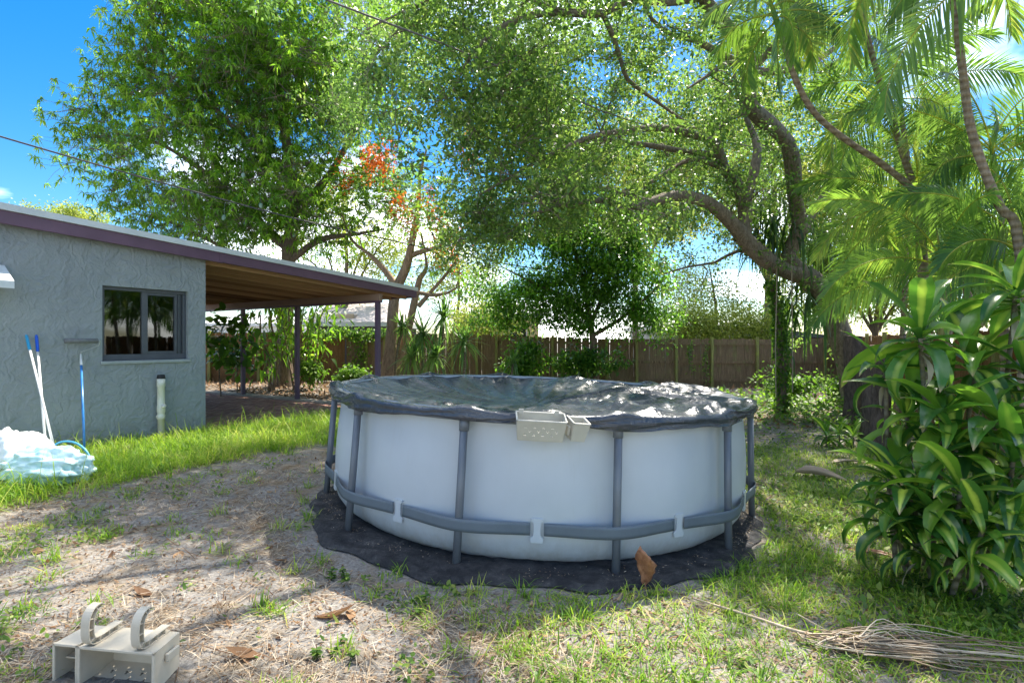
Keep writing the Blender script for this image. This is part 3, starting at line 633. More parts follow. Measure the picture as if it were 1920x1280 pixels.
# ---- the big oak
OB = np.array([*P(1600, 700, 13.4)[:2], 0]); OB[2] = float(gz(OB[0], OB[1]))
def L4(l): return l
oak = [
 [(1612, 778, 13.2, .52), (1600, 700, 13.2, .40), (1578, 640, 13.1, .34), (1556, 585, 13.0, .31), (1530, 535, 12.9, .30), (1500, 510, 12.8, .28)],
 [(1512, 515, 12.85, .27), (1470, 505, 12.6, .24), (1432, 483, 12.3, .23), (1402, 455, 12.1, .23), (1388, 440, 12.0, .22)],
 [(1396, 446, 12.05, .20), (1366, 412, 11.7, .18), (1330, 382, 11.4, .16), (1272, 366, 11.0, .14), (1230, 376, 10.7, .11), (1180, 388, 10.4, .08), (1130, 376, 10.1, .06), (1060, 384, 9.7, .045), (985, 405, 9.4, .025)],
 [(1215, 378, 10.6, .07), (1165, 362, 10.9, .055), (1110, 352, 11.1, .045), (1040, 360, 11.3, .03), (960, 345, 11.5, .02)],
 [(1394, 446, 12.05, .21), (1397, 392, 12.0, .18), (1385, 352, 11.9, .16), (1358, 315, 11.8, .135), (1345, 275, 11.7, .11), (1328, 262, 11.5, .09), (1250, 241, 11.2, .085), (1180, 245, 10.9, .075), (1112, 256, 10.5, .06), (1040, 286, 10.1, .045), (960, 330, 9.8, .03), (900, 365, 9.6, .018)],
 [(1352, 312, 11.8, .09), (1300, 298, 11.6, .07), (1262, 316, 11.4, .055), (1215, 345, 11.1, .035)],
 [(1346, 290, 11.75, .09), (1290, 285, 12.2, .08), (1200, 270, 12.4, .07), (1120, 262, 12.6, .06), (1060, 268, 12.6, .05), (990, 240, 12.5, .035), (900, 230, 12.2, .02)],
 [(1398, 385, 12.0, .14), (1412, 330, 12.2, .13), (1420, 275, 12.4, .11), (1405, 235, 12.6, .07), (1385, 180, 12.7, .05), (1370, 100, 12.8, .03)],
 [(1502, 510, 12.8, .22), (1478, 478, 12.5, .20), (1500, 430, 12.3, .20), (1490, 370, 12.1, .19), (1487, 318, 11.9, .19), (1477, 268, 11.7, .19), (1447, 236, 11.5, .19), (1412, 206, 11.3, .19), (1404, 160, 11.1, .18), (1404, 112, 10.9, .175), (1372, 62, 10.6, .165), (1328, 10, 10.3, .15), (1290, -60, 9.9, .13), (1240, -160, 9.3, .10), (1180, -300, 8.6, .07), (1100, -480, 7.9, .04)],
 [(1398, 122, 10.95, .09), (1352, 102, 10.8, .08), (1305, 76, 10.6, .07), (1262, 66, 10.5, .06), (1222, 36, 10.3, .04), (1190, -30, 10.0, .025)],
 [(1312, -8, 10.2, .12), (1250, 4, 9.9, .10), (1185, -2, 9.6, .09), (1128, 26, 9.4, .08), (1060, 24, 9.2, .075), (985, 32, 9.0, .06), (925, 62, 8.8, .045), (880, 110, 8.6, .03), (850, 170, 8.5, .018)],
 [(1130, 26, 9.4, .06), (1150, 70, 9.8, .055), (1166, 120, 10.2, .05), (1178, 150, 10.4, .045), (1230, 190, 10.9, .04), (1280, 225, 11.3, .03)],
 [(1060, 24, 9.2, .05), (960, -10, 8.8, .045), (860, -20, 8.4, .03), (760, 20, 8.2, .02), (680, 60, 8.2, .012)],
 [(1412, 134, 11.0, .10), (1470, 132, 11.2, .09), (1532, 112, 11.4, .075), (1590, 70, 11.6, .05), (1650, 20, 11.8, .03)],
 [(1408, 130, 11.0, .10), (1455, 84, 10.8, .085), (1478, 30, 10.6, .07), (1500, -40, 10.3, .05), (1530, -150, 9.9, .03)],
 [(1400, 118, 10.9, .06), (1362, 118, 10.7, .05), (1330, 140, 10.5, .04), (1290, 166, 10.3, .022)],
 [(1402, 208, 11.3, .07), (1370, 224, 11.2, .055), (1335, 252, 11.1, .04)],
 [(1498, 450, 12.4, .10), (1530, 392, 12.6, .09), (1560, 342, 12.8, .08), (1604, 304, 13.0, .07), (1660, 260, 13.2, .05), (1700, 200, 13.4, .03)],
 [(1440, 485, 12.4, .07), (1385, 470, 12.8, .05), (1340, 492, 13.2, .04), (1290, 500, 13.5, .03), (1240, 515, 13.7, .02)],
 [(1290, -60, 9.9, .10), (1160, -120, 8.8, .07), (1000, -170, 7.9, .05), (820, -180, 7.2, .03), (640, -130, 6.9, .015)],
 [(1240, -160, 9.3, .08), (1300, -320, 8.2, .07), (1420, -480, 7.2, .05)],
]
limbs = [shaped_limb(l, thin=.84) for l in oak]
A = np.column_stack([rng.uniform(-5.5, 9, 16000), rng.uniform(4.4, 15.5, 16000), rng.uniform(3.4, 10.6, 16000)])
px, py = proj(A)
xb = [300, 520, 600, 690, 760, 860, 930, 1020, 1100, 1200, 1300, 1400, 1500, 1600, 1750]
yb = [-500, -60, 180, 330, 440, 500, 480, 400, 400, 440, 470, 380, 280, 160, -100]
low = np.interp(px, xb, yb) + 18 * np.sin(px * 0.05)
dens = np.interp(px, [500, 640, 800, 1000, 1100, 1250, 1400, 1600], [.45, .75, .78, .75, .62, .50, .40, .34])
dens = dens * np.where((px > 1040) & (A[:, 1] < 11.3) & (py > -40), .30, 1.0)
dens = np.where(py < -40, 0.23, dens) * np.where(A[:, 1] < 8, np.where(py < -150, 0.8, 0), 1.0)
clump = fnoise(A[:, 0] * 1.0 + A[:, 2] * 0.7, A[:, 1] + A[:, 2], 0.75)
keep = (py < low) & (rng.uniform(0, 1, len(A)) < dens * np.clip(0.5 + 0.9 * clump, 0.03, 1.4) * 0.40) & (A[:, 2] < 9.6 + 0.8 * np.sin(A[:, 0])) & (px < 1750)
A = A[keep]; px, py = proj(A); gap = np.zeros(len(A), bool)
for gx_, gy_, gr_ in ((710, 288, 42), (742, 366, 30), (805, 405, 45), (880, 268, 26), (655, 325, 26)): gap |= (px - gx_) ** 2 + (py - gy_) ** 2 < gr_ ** 2
A = A[~gap]
# the lawn by the house and a few glades lie in open sun: the crown is thin up-sun of them
cot = math.cos(SUN_EL) / math.sin(SUN_EL); gx, gy = A[:, 0] - cot * A[:, 2] * math.sin(SUN_AZ), A[:, 1] - cot * A[:, 2] * math.cos(SUN_AZ)
s_, d_ = (gx - HC[0]) * HS[0] + (gy - HC[1]) * HS[1], -((gx - HC[0]) * HT[0] + (gy - HC[1]) * HT[1])
A = A[~((d_ > -.6) & (d_ < 2.9) & (s_ < 2.6) & (rng.uniform(size=len(A)) < .8))]
nodes = np.concatenate([l[:, :3] for l in limbs])
dmin = np.array([np.sqrt(np.min(((nodes - a) ** 2).sum(1))) for a in A]); A = A[dmin < 4.5]
print('oak clusters', len(A))
tw, ends = grow(limbs, A, 0.055, 0.13, 0.05)
# bare grey twigs off the visible limbs
cand = np.concatenate([l[::2, :3] for l in limbs]); cand = cand[(proj(cand)[0] > 960)]
Bt_ = cand[rng.integers(0, len(cand), 230)] + rng.normal(size=(230, 3)) * np.array([.8, .6, .55]) + np.array([-.2, 0, .15])
tw2, ends_b = grow(limbs, Bt_, 0.040, 0.16, 0.08); tw += tw2
# short leafy twigs round every cluster
ends2 = []
for a, d in ends:
    for _ in range(6):
        e = a + rng.normal(size=3) * np.array([0.36, 0.36, 0.26]); ends2.append((e, unit(e - a)))
        tw.append((np.array([a - d * 0.1, (a + e) / 2 + rng.normal(size=3) * 0.05, e]), np.array([.008, .006, .003])))
ends2 += [e for e in ends_b for _ in (0, 1)]
V, F, rnd, al = spray(ends2, 32, 0.13, 0.102, 0.052, None, along=0.14)
tree('oak_tree', 'big spreading live oak with twisting limbs reaching over the pool', 'tree', OB, wood(limbs, tw), M['oakbark'], V, F, rnd, al, M['oak'])

# ---- mango tree behind the carport
MBs = G(531, 716); MBs = np.array([*P(531, 716, 18)[:2], 0]); MBs[2] = float(gz(MBs[0], MBs[1])) - 0.05
lm = [[(531, 725, 18, .36), (533, 640, 18, .27), (537, 560, 17.9, .25), (542, 480, 17.8, .23), (548, 400, 17.6, .21), (545, 320, 17.5, .17), (530, 230, 17.4, .13), (500, 120, 17.3, .09), (470, 0, 17.2, .05)],
      [(545, 470, 17.8, .16), (500, 430, 17.6, .13), (450, 380, 17.4, .10), (380, 320, 17.1, .08), (300, 270, 16.8, .05), (220, 250, 16.6, .03)],
      [(547, 400, 17.6, .15), (600, 350, 17.5, .12), (640, 290, 17.4, .09), (680, 200, 17.3, .06), (700, 90, 17.2, .03)],
      [(546, 330, 17.5, .12), (470, 270, 17.1, .10), (400, 200, 16.8, .07), (320, 120, 16.5, .05), (270, 40, 16.3, .03)],
      [(541, 490, 17.8, .12), (600, 450, 17.5, .10), (660, 440, 17.2, .06), (720, 430, 17.0, .03)],
      [(538, 540, 17.9, .11), (480, 500, 17.4, .09), (410, 460, 16.9, .06), (330, 420, 16.5, .035), (250, 400, 16.3, .02)]]
limbs = [shaped_limb(l) for l in lm]
els = [((-9.0, 17.2, 8.8), (4.3, 3.2, 4.3)), ((-8.3, 16.6, 5.6), (4.6, 2.6, 1.5)), ((-6.2, 17.2, 10.0), (3.4, 3.0, 3.8)), ((-12.0, 16.8, 7.7), (1.9, 1.8, 1.6)), ((-10.3, 16.6, 11.6), (2.6, 2.4, 2.6))]
A = inellipsoids(760, els, 0.45); px, py = proj(A)
A = A[(px > 120) & ~((px < 205) & (py < 130)) & ~((px < 330) & (py > 395) & (px < 190 + (py - 395)))]
# open windows in the crown
hole = ((px[:] if len(px) == len(A) else proj(A)[0]) , 0)
px, py = proj(A)
A = A[~(((px - 330) / 60) ** 2 + ((py - 300) / 30) ** 2 < 1)]
tw, ends = grow(limbs, A, 0.045, 0.10, 0.10)
B = []; D = []; cl = []
for a, d in ends:
    c = rng.uniform()
    for _ in range(13):
        e = a + rng.normal(size=3) * np.array([0.46, 0.46, 0.36]); k = rng.integers(9, 14)
        ang = rng.uniform(0, 6.28, k); el = rng.uniform(-0.9, 0.75, k)
        D.append(np.column_stack([np.cos(ang) * np.cos(el), np.sin(ang) * np.cos(el), np.sin(el)])); B.append(np.repeat(e[None], k, 0))
        cl.append(np.clip(np.full(k, 0.55 * c + 0.45 * rng.uniform()) + rng.normal(size=k) * 0.1, 0, 1))
        tw.append((np.array([a, (a + e) / 2 + rng.normal(size=3) * 0.04, e]), np.array([.007, .005, .003])))
B = np.concatenate(B); D = np.concatenate(D); cl = np.concatenate(cl); k = len(B)
V, F, idx, al = diamonds(B, D, rdir(k, 1.5), rng.uniform(.13, .25, k), rng.uniform(.036, .054, k), rng.uniform(.15, .8, k))
mango = tree('mango_tree', 'tall bright green mango tree hung with fruit behind the carport', 'tree', MBs, wood(limbs, tw), M['mangobark'], V, F, cl[idx], al, M['mango'])
fm_ = MB().lathe([(0.002, 0.055), (.022, .05), (.036, .028), (.040, 0), (.037, -.028), (.024, -.052), (.003, -.062)], 10).tube([(0, 0, .05), (.01, 0, .16), (.005, .005, .30)], .003, 4).mesh('mango_fruit', True); fm_.materials.append(M['fruit'])
low_ = sorted([e[0] for e in ends], key=lambda a: a[2] + 0.25 * a[1])[:150]
for k in range(56):
    a = low_[rng.integers(len(low_))] + rng.normal(size=3) * .25 + np.array([0, -0.35, -0.35])
    put('mango_fruit', fm_, None, mango, a - MBs, (rng.uniform(-.15, .15), rng.uniform(-.15, .15), rng.uniform(0, 6)), float(rng.uniform(1.0, 1.35)))

# ---- poinciana with orange flowers
PB = np.array([*P(733, 712, 17)[:2], 0]); PB[2] = float(gz(PB[0], PB[1])) - .05
lm = [[(726, 722, 17, .30), (732, 660, 17, .19), (736, 600, 17, .17), (742, 548, 17, .16), (762, 500, 17, .14), (772, 455, 16.9, .11), (784, 390, 16.8, .08), (788, 330, 16.7, .05), (800, 280, 16.6, .025)],
      [(745, 540, 17, .11), (720, 505, 17.1, .09), (690, 475, 17.2, .06), (660, 450, 17.3, .04), (640, 400, 17.3, .02)],
      [(768, 480, 17, .09), (795, 470, 16.9, .08), (822, 462, 16.8, .05), (860, 430, 16.6, .03)],
      [(742, 690, 17.2, .13), (765, 620, 17.3, .12), (778, 560, 17.3, .11), (788, 520, 17.3, .09), (800, 500, 17.2, .05), (790, 440, 17.1, .03)],
      [(784, 575, 17.3, .08), (810, 545, 17.3, .06), (840, 510, 17.2, .045), (860, 480, 17.1, .02)],
      [(780, 548, 17.3, .07), (820, 553, 17.2, .06), (855, 540, 17.1, .03), (862, 505, 17.0, .015)]]
limbs = [shaped_limb(l, rough=.06) for l in lm]
els = [((-3.4, 16.8, 6.1), (1.7, 1.6, 1.3)), ((-2.0, 16.6, 5.0), (1.4, 1.3, .9)), ((-4.8, 16.9, 6.2), (1.4, 1.3, 1.2)), ((-2.0, 17.0, 3.9), (.9, .9, .5))]
A = inellipsoids(170, els, 0.5)
tw, ends = grow(limbs, A, 0.03, 0.10, 0.08)
ac = Acc()
for a, d in ends:                       # feathery fronds
    for _ in range(3):
        dr = unit(rdir(1)[0] + d + np.array([0, 0, -.1])); Ln = rng.uniform(.3, .5); n = 14
        u = np.linspace(.1, 1, n); C = a + dr * (u * Ln)[:, None]; C[:, 2] -= .35 * Ln * u ** 2
        sdv = unit(np.cross(dr, (0, 0, 1.0))); B = np.repeat(C, 2, 0); D = np.tile(np.array([sdv, -sdv]), (n, 1)) + dr * .3
        V, F, idx, al, _ = strips(B, D, np.tile((0, 0, 1.0), (2 * n, 1)) + rng.normal(size=(2 * n, 3)) * .25, np.repeat(.13 * np.sin(np.pi * (u * .85 + .1)) + .03, 2), .03, (0, .5, 1), (.6, 1, .3), .15)
        ac.add(V, F, rnd=np.clip(rng.uniform() * .6 + .4 * rng.uniform(size=2 * n), 0, 1)[idx], al=al)
root = tree('poinciana_tree', 'pale forked poinciana tree with feathery leaves and orange blossoms', 'tree', PB, wood(limbs, tw), M['palebark'],
            np.concatenate(ac.V), np.concatenate(ac.F), np.concatenate(ac.A['rnd']), np.concatenate(ac.A['al']), M['poinc'])
fe = []
for (x, y, Y, s_, n) in ((712, 292, 14.6, .22, 14), (704, 272, 14.6, .16, 9), (742, 368, 15, .2, 9), (800, 400, 16, .45, 10), (785, 425, 16, .3, 6), (880, 268, 14.5, .2, 7), (660, 320, 16, .3, 5), (870, 420, 15.5, .4, 7), (645, 335, 16, .25, 4), (900, 400, 15, .3, 5), (830, 410, 15.8, .3, 6)):
    for _ in range(n): fe.append((P(x, y, Y) + rng.normal(size=3) * s_, np.array([0, 0, 1.0])))
V, F, rnd, al = spray(fe, 26, 0.11, 0.07, 0.05, (0, .5, 1), (.3, 1, .6))
put('blossoms', mesh_np('blossoms', V, F, {'rnd': rnd, 'al': al}), M['flower'], root, -PB)

# ---- dense dark green tree in front of the back fence
DB = np.array([*P(1112, 720, 18.9)[:2], 0]); DB[2] = float(gz(DB[0], DB[1])) - .05
lm = [[(1116, 735, 18.9, .16), (1112, 640, 18.9, .12), (1104, 590, 18.9, .11), (1098, 540, 18.8, .09), (1080, 480, 18.7, .06), (1060, 420, 18.6, .03)],
      [(1106, 610, 18.9, .09), (1128, 560, 18.8, .07), (1150, 500, 18.7, .05), (1180, 440, 18.6, .03)],
      [(1104, 600, 18.9, .08), (1060, 560, 18.7, .06), (1000, 530, 18.5, .04), (940, 500, 18.4, .02)],
      [(1110, 630, 18.9, .08), (1160, 600, 18.7, .06), (1210, 560, 18.5, .04), (1250, 520, 18.4, .02)]]
limbs = [shaped_limb(l) for l in lm]
els = [(P(1085, 490, 18.7), (2.6, 1.7, 1.9)), (P(1190, 520, 18.6), (1.5, 1.3, 1.8)), (P(990, 560, 18.6), (1.6, 1.3, 1.1)), (P(1195, 590, 18.6), (1.1, 1.0, .9)), (P(1060, 590, 18.4), (1.5, 1.1, .7)), (P(1000, 440, 18.6), (1.2, 1.2, 1.0))]
els += [(P(940, 545, 18.5), (1.3, 1.1, 1.2)), (P(1235, 600, 18.6), (.9, .9, .9)), (P(930, 610, 18.6), (.9, .8, .45)), (P(1120, 420, 18.8), (2.0, 1.4, 1.0))]
A = inellipsoids(500, els, 0.5)
tw, ends = grow(limbs, A, 0.03, 0.12, 0.08)
V, F, rnd, al = spray(ends, 95, 0.25, 0.125, 0.07, (0, .5, 1), (.25, 1, .1), up=.5, droop=.35)
tree('leafy_tree', 'dense glossy dark green tree drooping over the fence behind the pool', 'tree', DB, wood(limbs, tw), M['mangobark'], V, F, rnd, al, M['darktree'])

# ---- trees beyond the fence
def fartree(label, x, ytop, ylow, Y, rx, n, per=60, L=.16, holes=0.0, leafm='farleaf', ground=0.0):
    X = (x - 960) / FP * Y; zt = H + (640 - ytop) / FP * Y; zl = H + (640 - ylow) / FP * Y
    base = np.array([X, Y, 0.0]); zc_ = (zt + zl) / 2; rz_ = (zt - zl) / 2
    q_ = min(1, rx / 5.5); tr_ = [[X + .2, Y, -.1, .22 * q_], [X, Y, zl * .6, .17 * q_], [X + .3, Y, zl + .5 * rz_, .13 * q_], [X, Y, zc_ + .6 * rz_, .05 * q_]]
    limbs = [catmull(np.array(tr_), .3)]
    for s_ in (-1, 1, -.4, .6):
        limbs.append(catmull(np.array([[X, Y, zl * .75, .10 * q_], [X + s_ * rx * .35, Y - .3 * s_, zl + .5 * rz_, .06 * q_], [X + s_ * rx * .75, Y + .6 * s_, zc_ + .3 * rz_ * s_, .02 * q_]]), .3))
    A = inellipsoids(n, [((X, Y, zc_), (rx, rx * .7, rz_)), ((X + rx * .45, Y, zc_ - .3 * rz_), (rx * .6, rx * .5, rz_ * .7)), ((X - rx * .4, Y, zc_ + .1 * rz_), (rx * .6, rx * .5, rz_ * .8))], .5)
    A = A[fnoise(A[:, 0], A[:, 2], 1.3, x) > -1 + holes]
    tw, ends = grow(limbs, A, .04, .1, .08)
    if rx < 3: limbs = limbs[:1]
    V, F, rnd, al = spray(ends, int(per * 1.7), .42, L, L * .5, None)
    tree('background_tree', label, 'tree', base, wood(limbs, tw, 7, 4), M['mangobark'], V, F, rnd, al, M[leafm], 'trees beyond the fence')
fartree('yellow-green sunlit tree rising behind the oak fork', 1440, 100, 470, 26, 5.4, 300, 90, holes=.4)
fartree('thin pale green tree showing sky above the grey neighbour house', 1330, 470, 625, 25, 2.6, 90, 40, .13, holes=.5)
fartree('bright bushy tree behind the palms at the far right corner', 1640, 250, 600, 24, 4.4, 210, 85)
fartree('light green tree behind the orange blossoms over the yellow house', 850, 420, 590, 27, 2.6, 80, 56, .14, holes=.5)
fartree('tall tree filling the gap behind the leafy dark tree', 1190, 180, 480, 29, 5.2, 240, 80, .18, holes=.6)
fartree('small far tree peeking above the house roof at left', 110, 385, 430, 42, 3.6, 60, 60, .25, holes=.4)
fartree('feathery far tree behind the mango crown above the carport', 640, 300, 560, 30, 4.5, 130, 62, .18, holes=.7)
fartree('tree of yellowed leaves beyond the fence right of the trunk', 1545, 420, 620, 25, 2.6, 110, 66, .15)

fartree('low yellow-green bush over the fence before the grey neighbour house', 1290, 560, 645, 22.5, 1.7, 60, 56, .13)
fartree('low bright bush over the fence left of the shed', 1400, 570, 645, 22.5, 1.5, 50, 56, .13)
fartree('light green bush behind the fence beside the cream house', 905, 555, 645, 23, 1.6, 60, 56, .13)
fartree('leafy tree closing the gap behind the palms by the side fence', 1765, 330, 625, 21, 3.6, 110, 60, .18)
fartree('green tree beyond the side fence at the right edge', 1930, 300, 630, 17, 3.2, 90, 60, .17, leafm='darktree')
# ------------------------------------------------------------------ palms at the right
def frond(root, base, rbase, az, el0, L, droop, nl=52, leaf=.42, seed=0):
    n = 22; u = np.linspace(0, 1, n); e = el0 - droop * u ** 1.3
    st = L / (n - 1); x = np.concatenate([[0], np.cumsum(np.cos(e[:-1]) * st)]); z = np.concatenate([[0], np.cumsum(np.sin(e[:-1]) * st)])
    sw = rng.normal() * .08; C = np.column_stack([x, sw * x ** 2, z])
    ac = Acc(); V, F = tube_np(C, np.linspace(.014, .003, n), 5); ac.add(V, F, rnd=.93, al=.2)
    uu = np.linspace(.16, .985, nl); Cl = np.column_stack([np.interp(uu, u, C[:, i]) for i in range(3)])
    T = unit(np.column_stack([np.interp(uu, u, np.gradient(C[:, i])) for i in range(3)])); Nn = np.cross(np.cross(T, (0, 1.0, 0)), T) * -1
    Nn = np.where((Nn[:, 2:3] < 0) & (np.abs(T[:, 2:3]) < .9), -Nn, Nn)
    for sgn in (-1, 1):
        an = np.radians(np.interp(uu, [0, .5, 1], [68, 52, 22])) + rng.normal(size=nl) * .05
        S = unit(np.cross(T, Nn)) * sgn
        D = T * np.cos(an)[:, None] + S * np.sin(an)[:, None] + Nn * (.22 + rng.normal(size=(nl, 1)) * .06)
        ll = leaf * np.interp(uu, [0, .15, .45, .8, 1], [.6, .95, 1, .7, .32]) * rng.uniform(.9, 1.1, nl)
        V, F, idx, al, _ = strips(Cl, D, Nn - S * .5, ll, .020 * leaf / .42, (0, .25, .6, 1), (.6, 1, .8, .08), rng.uniform(.10, .5, nl))
        base_r = np.clip(.1 + .62 * rbase, 0, .8)
        ac.add(V, F, rnd=np.clip(base_r + rng.normal(size=nl) * .1, 0, .86)[idx], al=al)
    put('frond', ac.mesh('frond'), M['palm'], root, base, (0, 0, az))
def palm(label, path, nf, L, leaf=.42, elmin=-.15, elmax=1.35, droop=1.5, r0=.047, nl=52, az0=None):
    pts = np.array([[*P(x, y, Y), 0] for x, y, Y in path[:-1]] + [[path[-1][0], path[-1][1], float(gz(path[-1][0], path[-1][1])) - .05, 0]])[::-1]
    b = pts[0, :3].copy(); l = catmull(pts, .12); l[:, 3] = np.linspace(r0 * 1.25, r0 * .75, len(l)) * (1 + .05 * np.sin(np.arange(len(l)) * 2.2))
    root = empty('palm_tree', b, 0, label, 'palm', 'areca palms at the right')
    put('trunk', mesh_np('trunk', *tube_np(l[:, :3] - b, l[:, 3], 10), smooth=True), M['palmbark'], root)
    top = l[-1, :3] - b; dirn = unit(l[-1, :3] - l[-6, :3])
    cs = catmull(np.array([[*top, r0 * .95], [*(top + dirn * .25), r0 * .8], [*(top + dirn * .55), r0 * .35]]), .1)
    put('crownshaft', mesh_np('crownshaft', *tube_np(cs[:, :3], cs[:, 3], 8), {'rnd': np.full(len(cs) * 8, .55), 'al': np.zeros(len(cs) * 8)}, True), M['palm'], root)
    for k in range(nf):
        f = (k + .5) / nf; el = elmin + (elmax - elmin) * f; az = (k * 2.399963 if az0 is None else az0 + rng.normal() * .9)
        frond(root, top + dirn * (.2 + .3 * f), rng.uniform(), az + rng.normal() * .15, el + rng.normal() * .1, L * rng.uniform(.8, 1.12), droop * rng.uniform(.75, 1.2), nl, leaf)
palm('palm with thin ringed trunk leaning far left across the oak', [(1466, 70, 7.4), (1492, 150, 7.4), (1530, 215, 7.5), (1590, 265, 7.6), (1650, 305, 7.7), (1720, 365, 7.8), (1800, 470, 7.9), (6.95, 8.0)], 12, 1.05, .36, -.6, 1.1, 1.7)
palm('palm with pale ringed trunk curving up beside the right edge', [(1778, -90, 5.9), (1790, 20, 5.9), (1806, 140, 5.9), (1818, 230, 5.9), (1842, 310, 5.9), (1876, 390, 5.9), (1912, 470, 5.9), (5.75, 6.1)], 12, 1.6, .46, -.5, 1.2, 1.6, .047)
palm('full palm in the middle of the clump beneath the oak limb', [(1690, 215, 9.0), (1705, 320, 9.0), (1720, 420, 9.0), (7.1, 9.2)], 15, 1.8, .5, -.5, 1.3)
palm('palm whose crown sits low behind the right-hand trunk', [(1868, 340, 7.4), (1880, 430, 7.4), (6.9, 7.6)], 14, 1.9, .48, -.4, 1.3)
palm('slim palm rising between the oak and the side fence', [(1690, 330, 10.8), (1700, 450, 10.8), (7.8, 11.0)], 14, 1.7, .46, -.5, 1.3)
palm('young palm with yellowish fronds in front of the side fence', [(1722, 430, 8.6), (1730, 520, 8.6), (6.6, 8.8)], 14, 1.8, .46, -.3, 1.35)
palm('low palm by the oak base above the stumps', [(1690, 560, 11.2), (1694, 640, 11.2), (8.0, 11.4)], 12, 1.35, .42, -.2, 1.35)
palm('near palm hanging large fronds into the upper right corner', [(1935, -60, 4.7), (1950, 120, 4.7), (1965, 330, 4.7), (4.75, 4.9)], 11, 1.6, .46, -.5, 1.1, 1.4, .05, 52)
palm('short palm behind the tops of the striped dracaena', [(1770, 545, 7.0), (1778, 600, 7.0), (5.7, 7.1)], 12, 1.6, .42, -.1, 1.3)
palm('palm at the right edge above the dracaena leaves', [(1915, 520, 6.2), (1925, 600, 6.2), (5.95, 6.4)], 12, 1.6, .44, -.2, 1.3)
palm('tall palm crown touching the top edge of the view', [(1600, -40, 8.0), (1640, 120, 8.0), (1690, 280, 8.1), (1730, 440, 8.2), (6.4, 8.4)], 12, 1.7, .46, -.5, 1.2)

# ------------------------------------------------------------------ the pool
PC = np.array([0.25, 5.83, float(gz(.25, 5.83))]); TILT = R(2.2)
PHI0 = math.atan2(-PC[1], -PC[0])          # direction from the pool towards the viewer
pool = empty('swimming_pool', PC, 0, 'round above-ground pool with white liner wall and dark grey steel legs', 'pool')
pool.rotation_euler = (0, TILT, 0)
NL = 12; LEG = [PHI0 + R(15 + 30 * k) for k in range(NL)]
def dleg(phi):
    d = (np.asarray(phi)[..., None] - np.array(LEG) + np.pi) % (2 * np.pi) - np.pi
    return np.min(np.abs(d), -1)
na = 240; ph = np.linspace(0, 2 * np.pi, na, endpoint=False); dl = dleg(ph) / R(15)      # 0 at a leg, 1 midway
prof = [(0.0, 1.86), (0.02, 1.92), (0.07, 1.985), (0.14, 2.03), (0.22, 2.048), (0.30, 2.05), (0.38, 2.053), (0.5, 2.052), (0.65, 2.045), (0.8, 2.035), (0.95, 2.022), (1.05, 2.015), (1.10, 2.012)]
V = []
for z, r in prof:
    bul = 0.022 * np.cos(np.pi * dl) * -1 * np.sin(np.pi * min(1, z / 1.1)) + 0.004 * np.sin(ph * 17 + z * 5) * math.sin(math.pi * min(1, z / 1.1))
    rr_ = r + bul - 0.010 * np.exp(-(dl / .18) ** 2) * (z > .05); V.append(np.column_stack([rr_ * np.cos(ph), rr_ * np.sin(ph), np.full(na, z)]))
V = np.concatenate(V); k = np.arange(na); k2 = (k + 1) % na
F = np.concatenate([np.column_stack([i * na + k, i * na + k2, (i + 1) * na + k2, (i + 1) * na + k]) for i in range(len(prof) - 1)])
put('liner_wall', mesh_np('liner_wall', V, F, smooth=True), M['liner'], pool)
for j, a in enumerate(LEG):
    c, s_ = math.cos(a), math.sin(a); rl = 2.092
    rf_ = rl + .045; lg = MB().tube([(rf_ * c, rf_ * s_, 0.0), ((rl + .02) * c, (rl + .02) * s_, 0.5), ((rl - .006) * c, (rl - .006) * s_, 1.06)], .029, 16).build('leg', M['leg'], pool, smooth=True)
    MB().tube([((rl - .006) * c, (rl - .006) * s_, 0.955), ((rl - .007) * c, (rl - .007) * s_, 1.0), ((rl - .01) * c, (rl - .01) * s_, 1.05)], .0365, 16).build('collar', M['leg'], lg, smooth=True)
    MB().lathe([(.001, .022), (.034, .022), (.036, .012), (.047, .006), (.048, -.03)], 16, (rf_ * c, rf_ * s_, 0)).build('foot_cap', M['legfoot'], lg, smooth=True)
    if math.cos(a - PHI0) > -0.3:
        pp = np.linspace(a - R(13.7), a + R(13.7), 25); dd = np.abs(pp - a) / R(1)
        rr_ = 2.080 + .076 * np.exp(-(dd / 8.5) ** 2)
        rows = [np.column_stack([(rr_ + o_) * np.cos(pp), (rr_ + o_) * np.sin(pp), np.full(25, z)]) for o_, z in ((0, .266), (0, .29), (0, .31), (0, .33), (0, .354))]
        # notched ends
        for r_, zz in zip(rows, (.262, .275, .31, .345, .358)): pass
        Vs = np.concatenate(rows); kk = np.arange(24)
        Fs = np.concatenate([np.column_stack([i * 25 + kk, i * 25 + kk + 1, (i + 1) * 25 + kk + 1, (i + 1) * 25 + kk]) for i in range(4)])
        so_ = put('strap', mesh_np('strap', Vs, Fs, smooth=False), M['strap'], pool)
        md = so_.modifiers.new('thick', 'SOLIDIFY'); md.thickness = .003
        am = a + R(15)                                        # liner-coloured buckle between two straps
        if math.cos(am - PHI0) > -0.2:
            outl = [(.042, -.095), (.047, -.065), (.026, -.046), (.023, 0), (.026, .046), (.044, .056), (.040, .072)]
            loop = [(x, z) for x, z in outl] + [(-x, z) for x, z in reversed(outl)]
            Vb = [((2.084 + o_) * math.cos(am + x / 2.08), (2.084 + o_) * math.sin(am + x / 2.08), .31 + z) for o_ in (-.012, .0005) for x, z in loop]
            nn = len(loop); Fb = [tuple(range(nn, 2 * nn))] + [(i, (i + 1) % nn, nn + (i + 1) % nn, nn + i) for i in range(nn)]
            MB().raw(Vb, Fb).build('strap_buckle', M['liner'], pool)
ring = [(2.07 * math.cos(a), 2.07 * math.sin(a), 1.052) for a in np.linspace(0, 2 * math.pi, 97)]
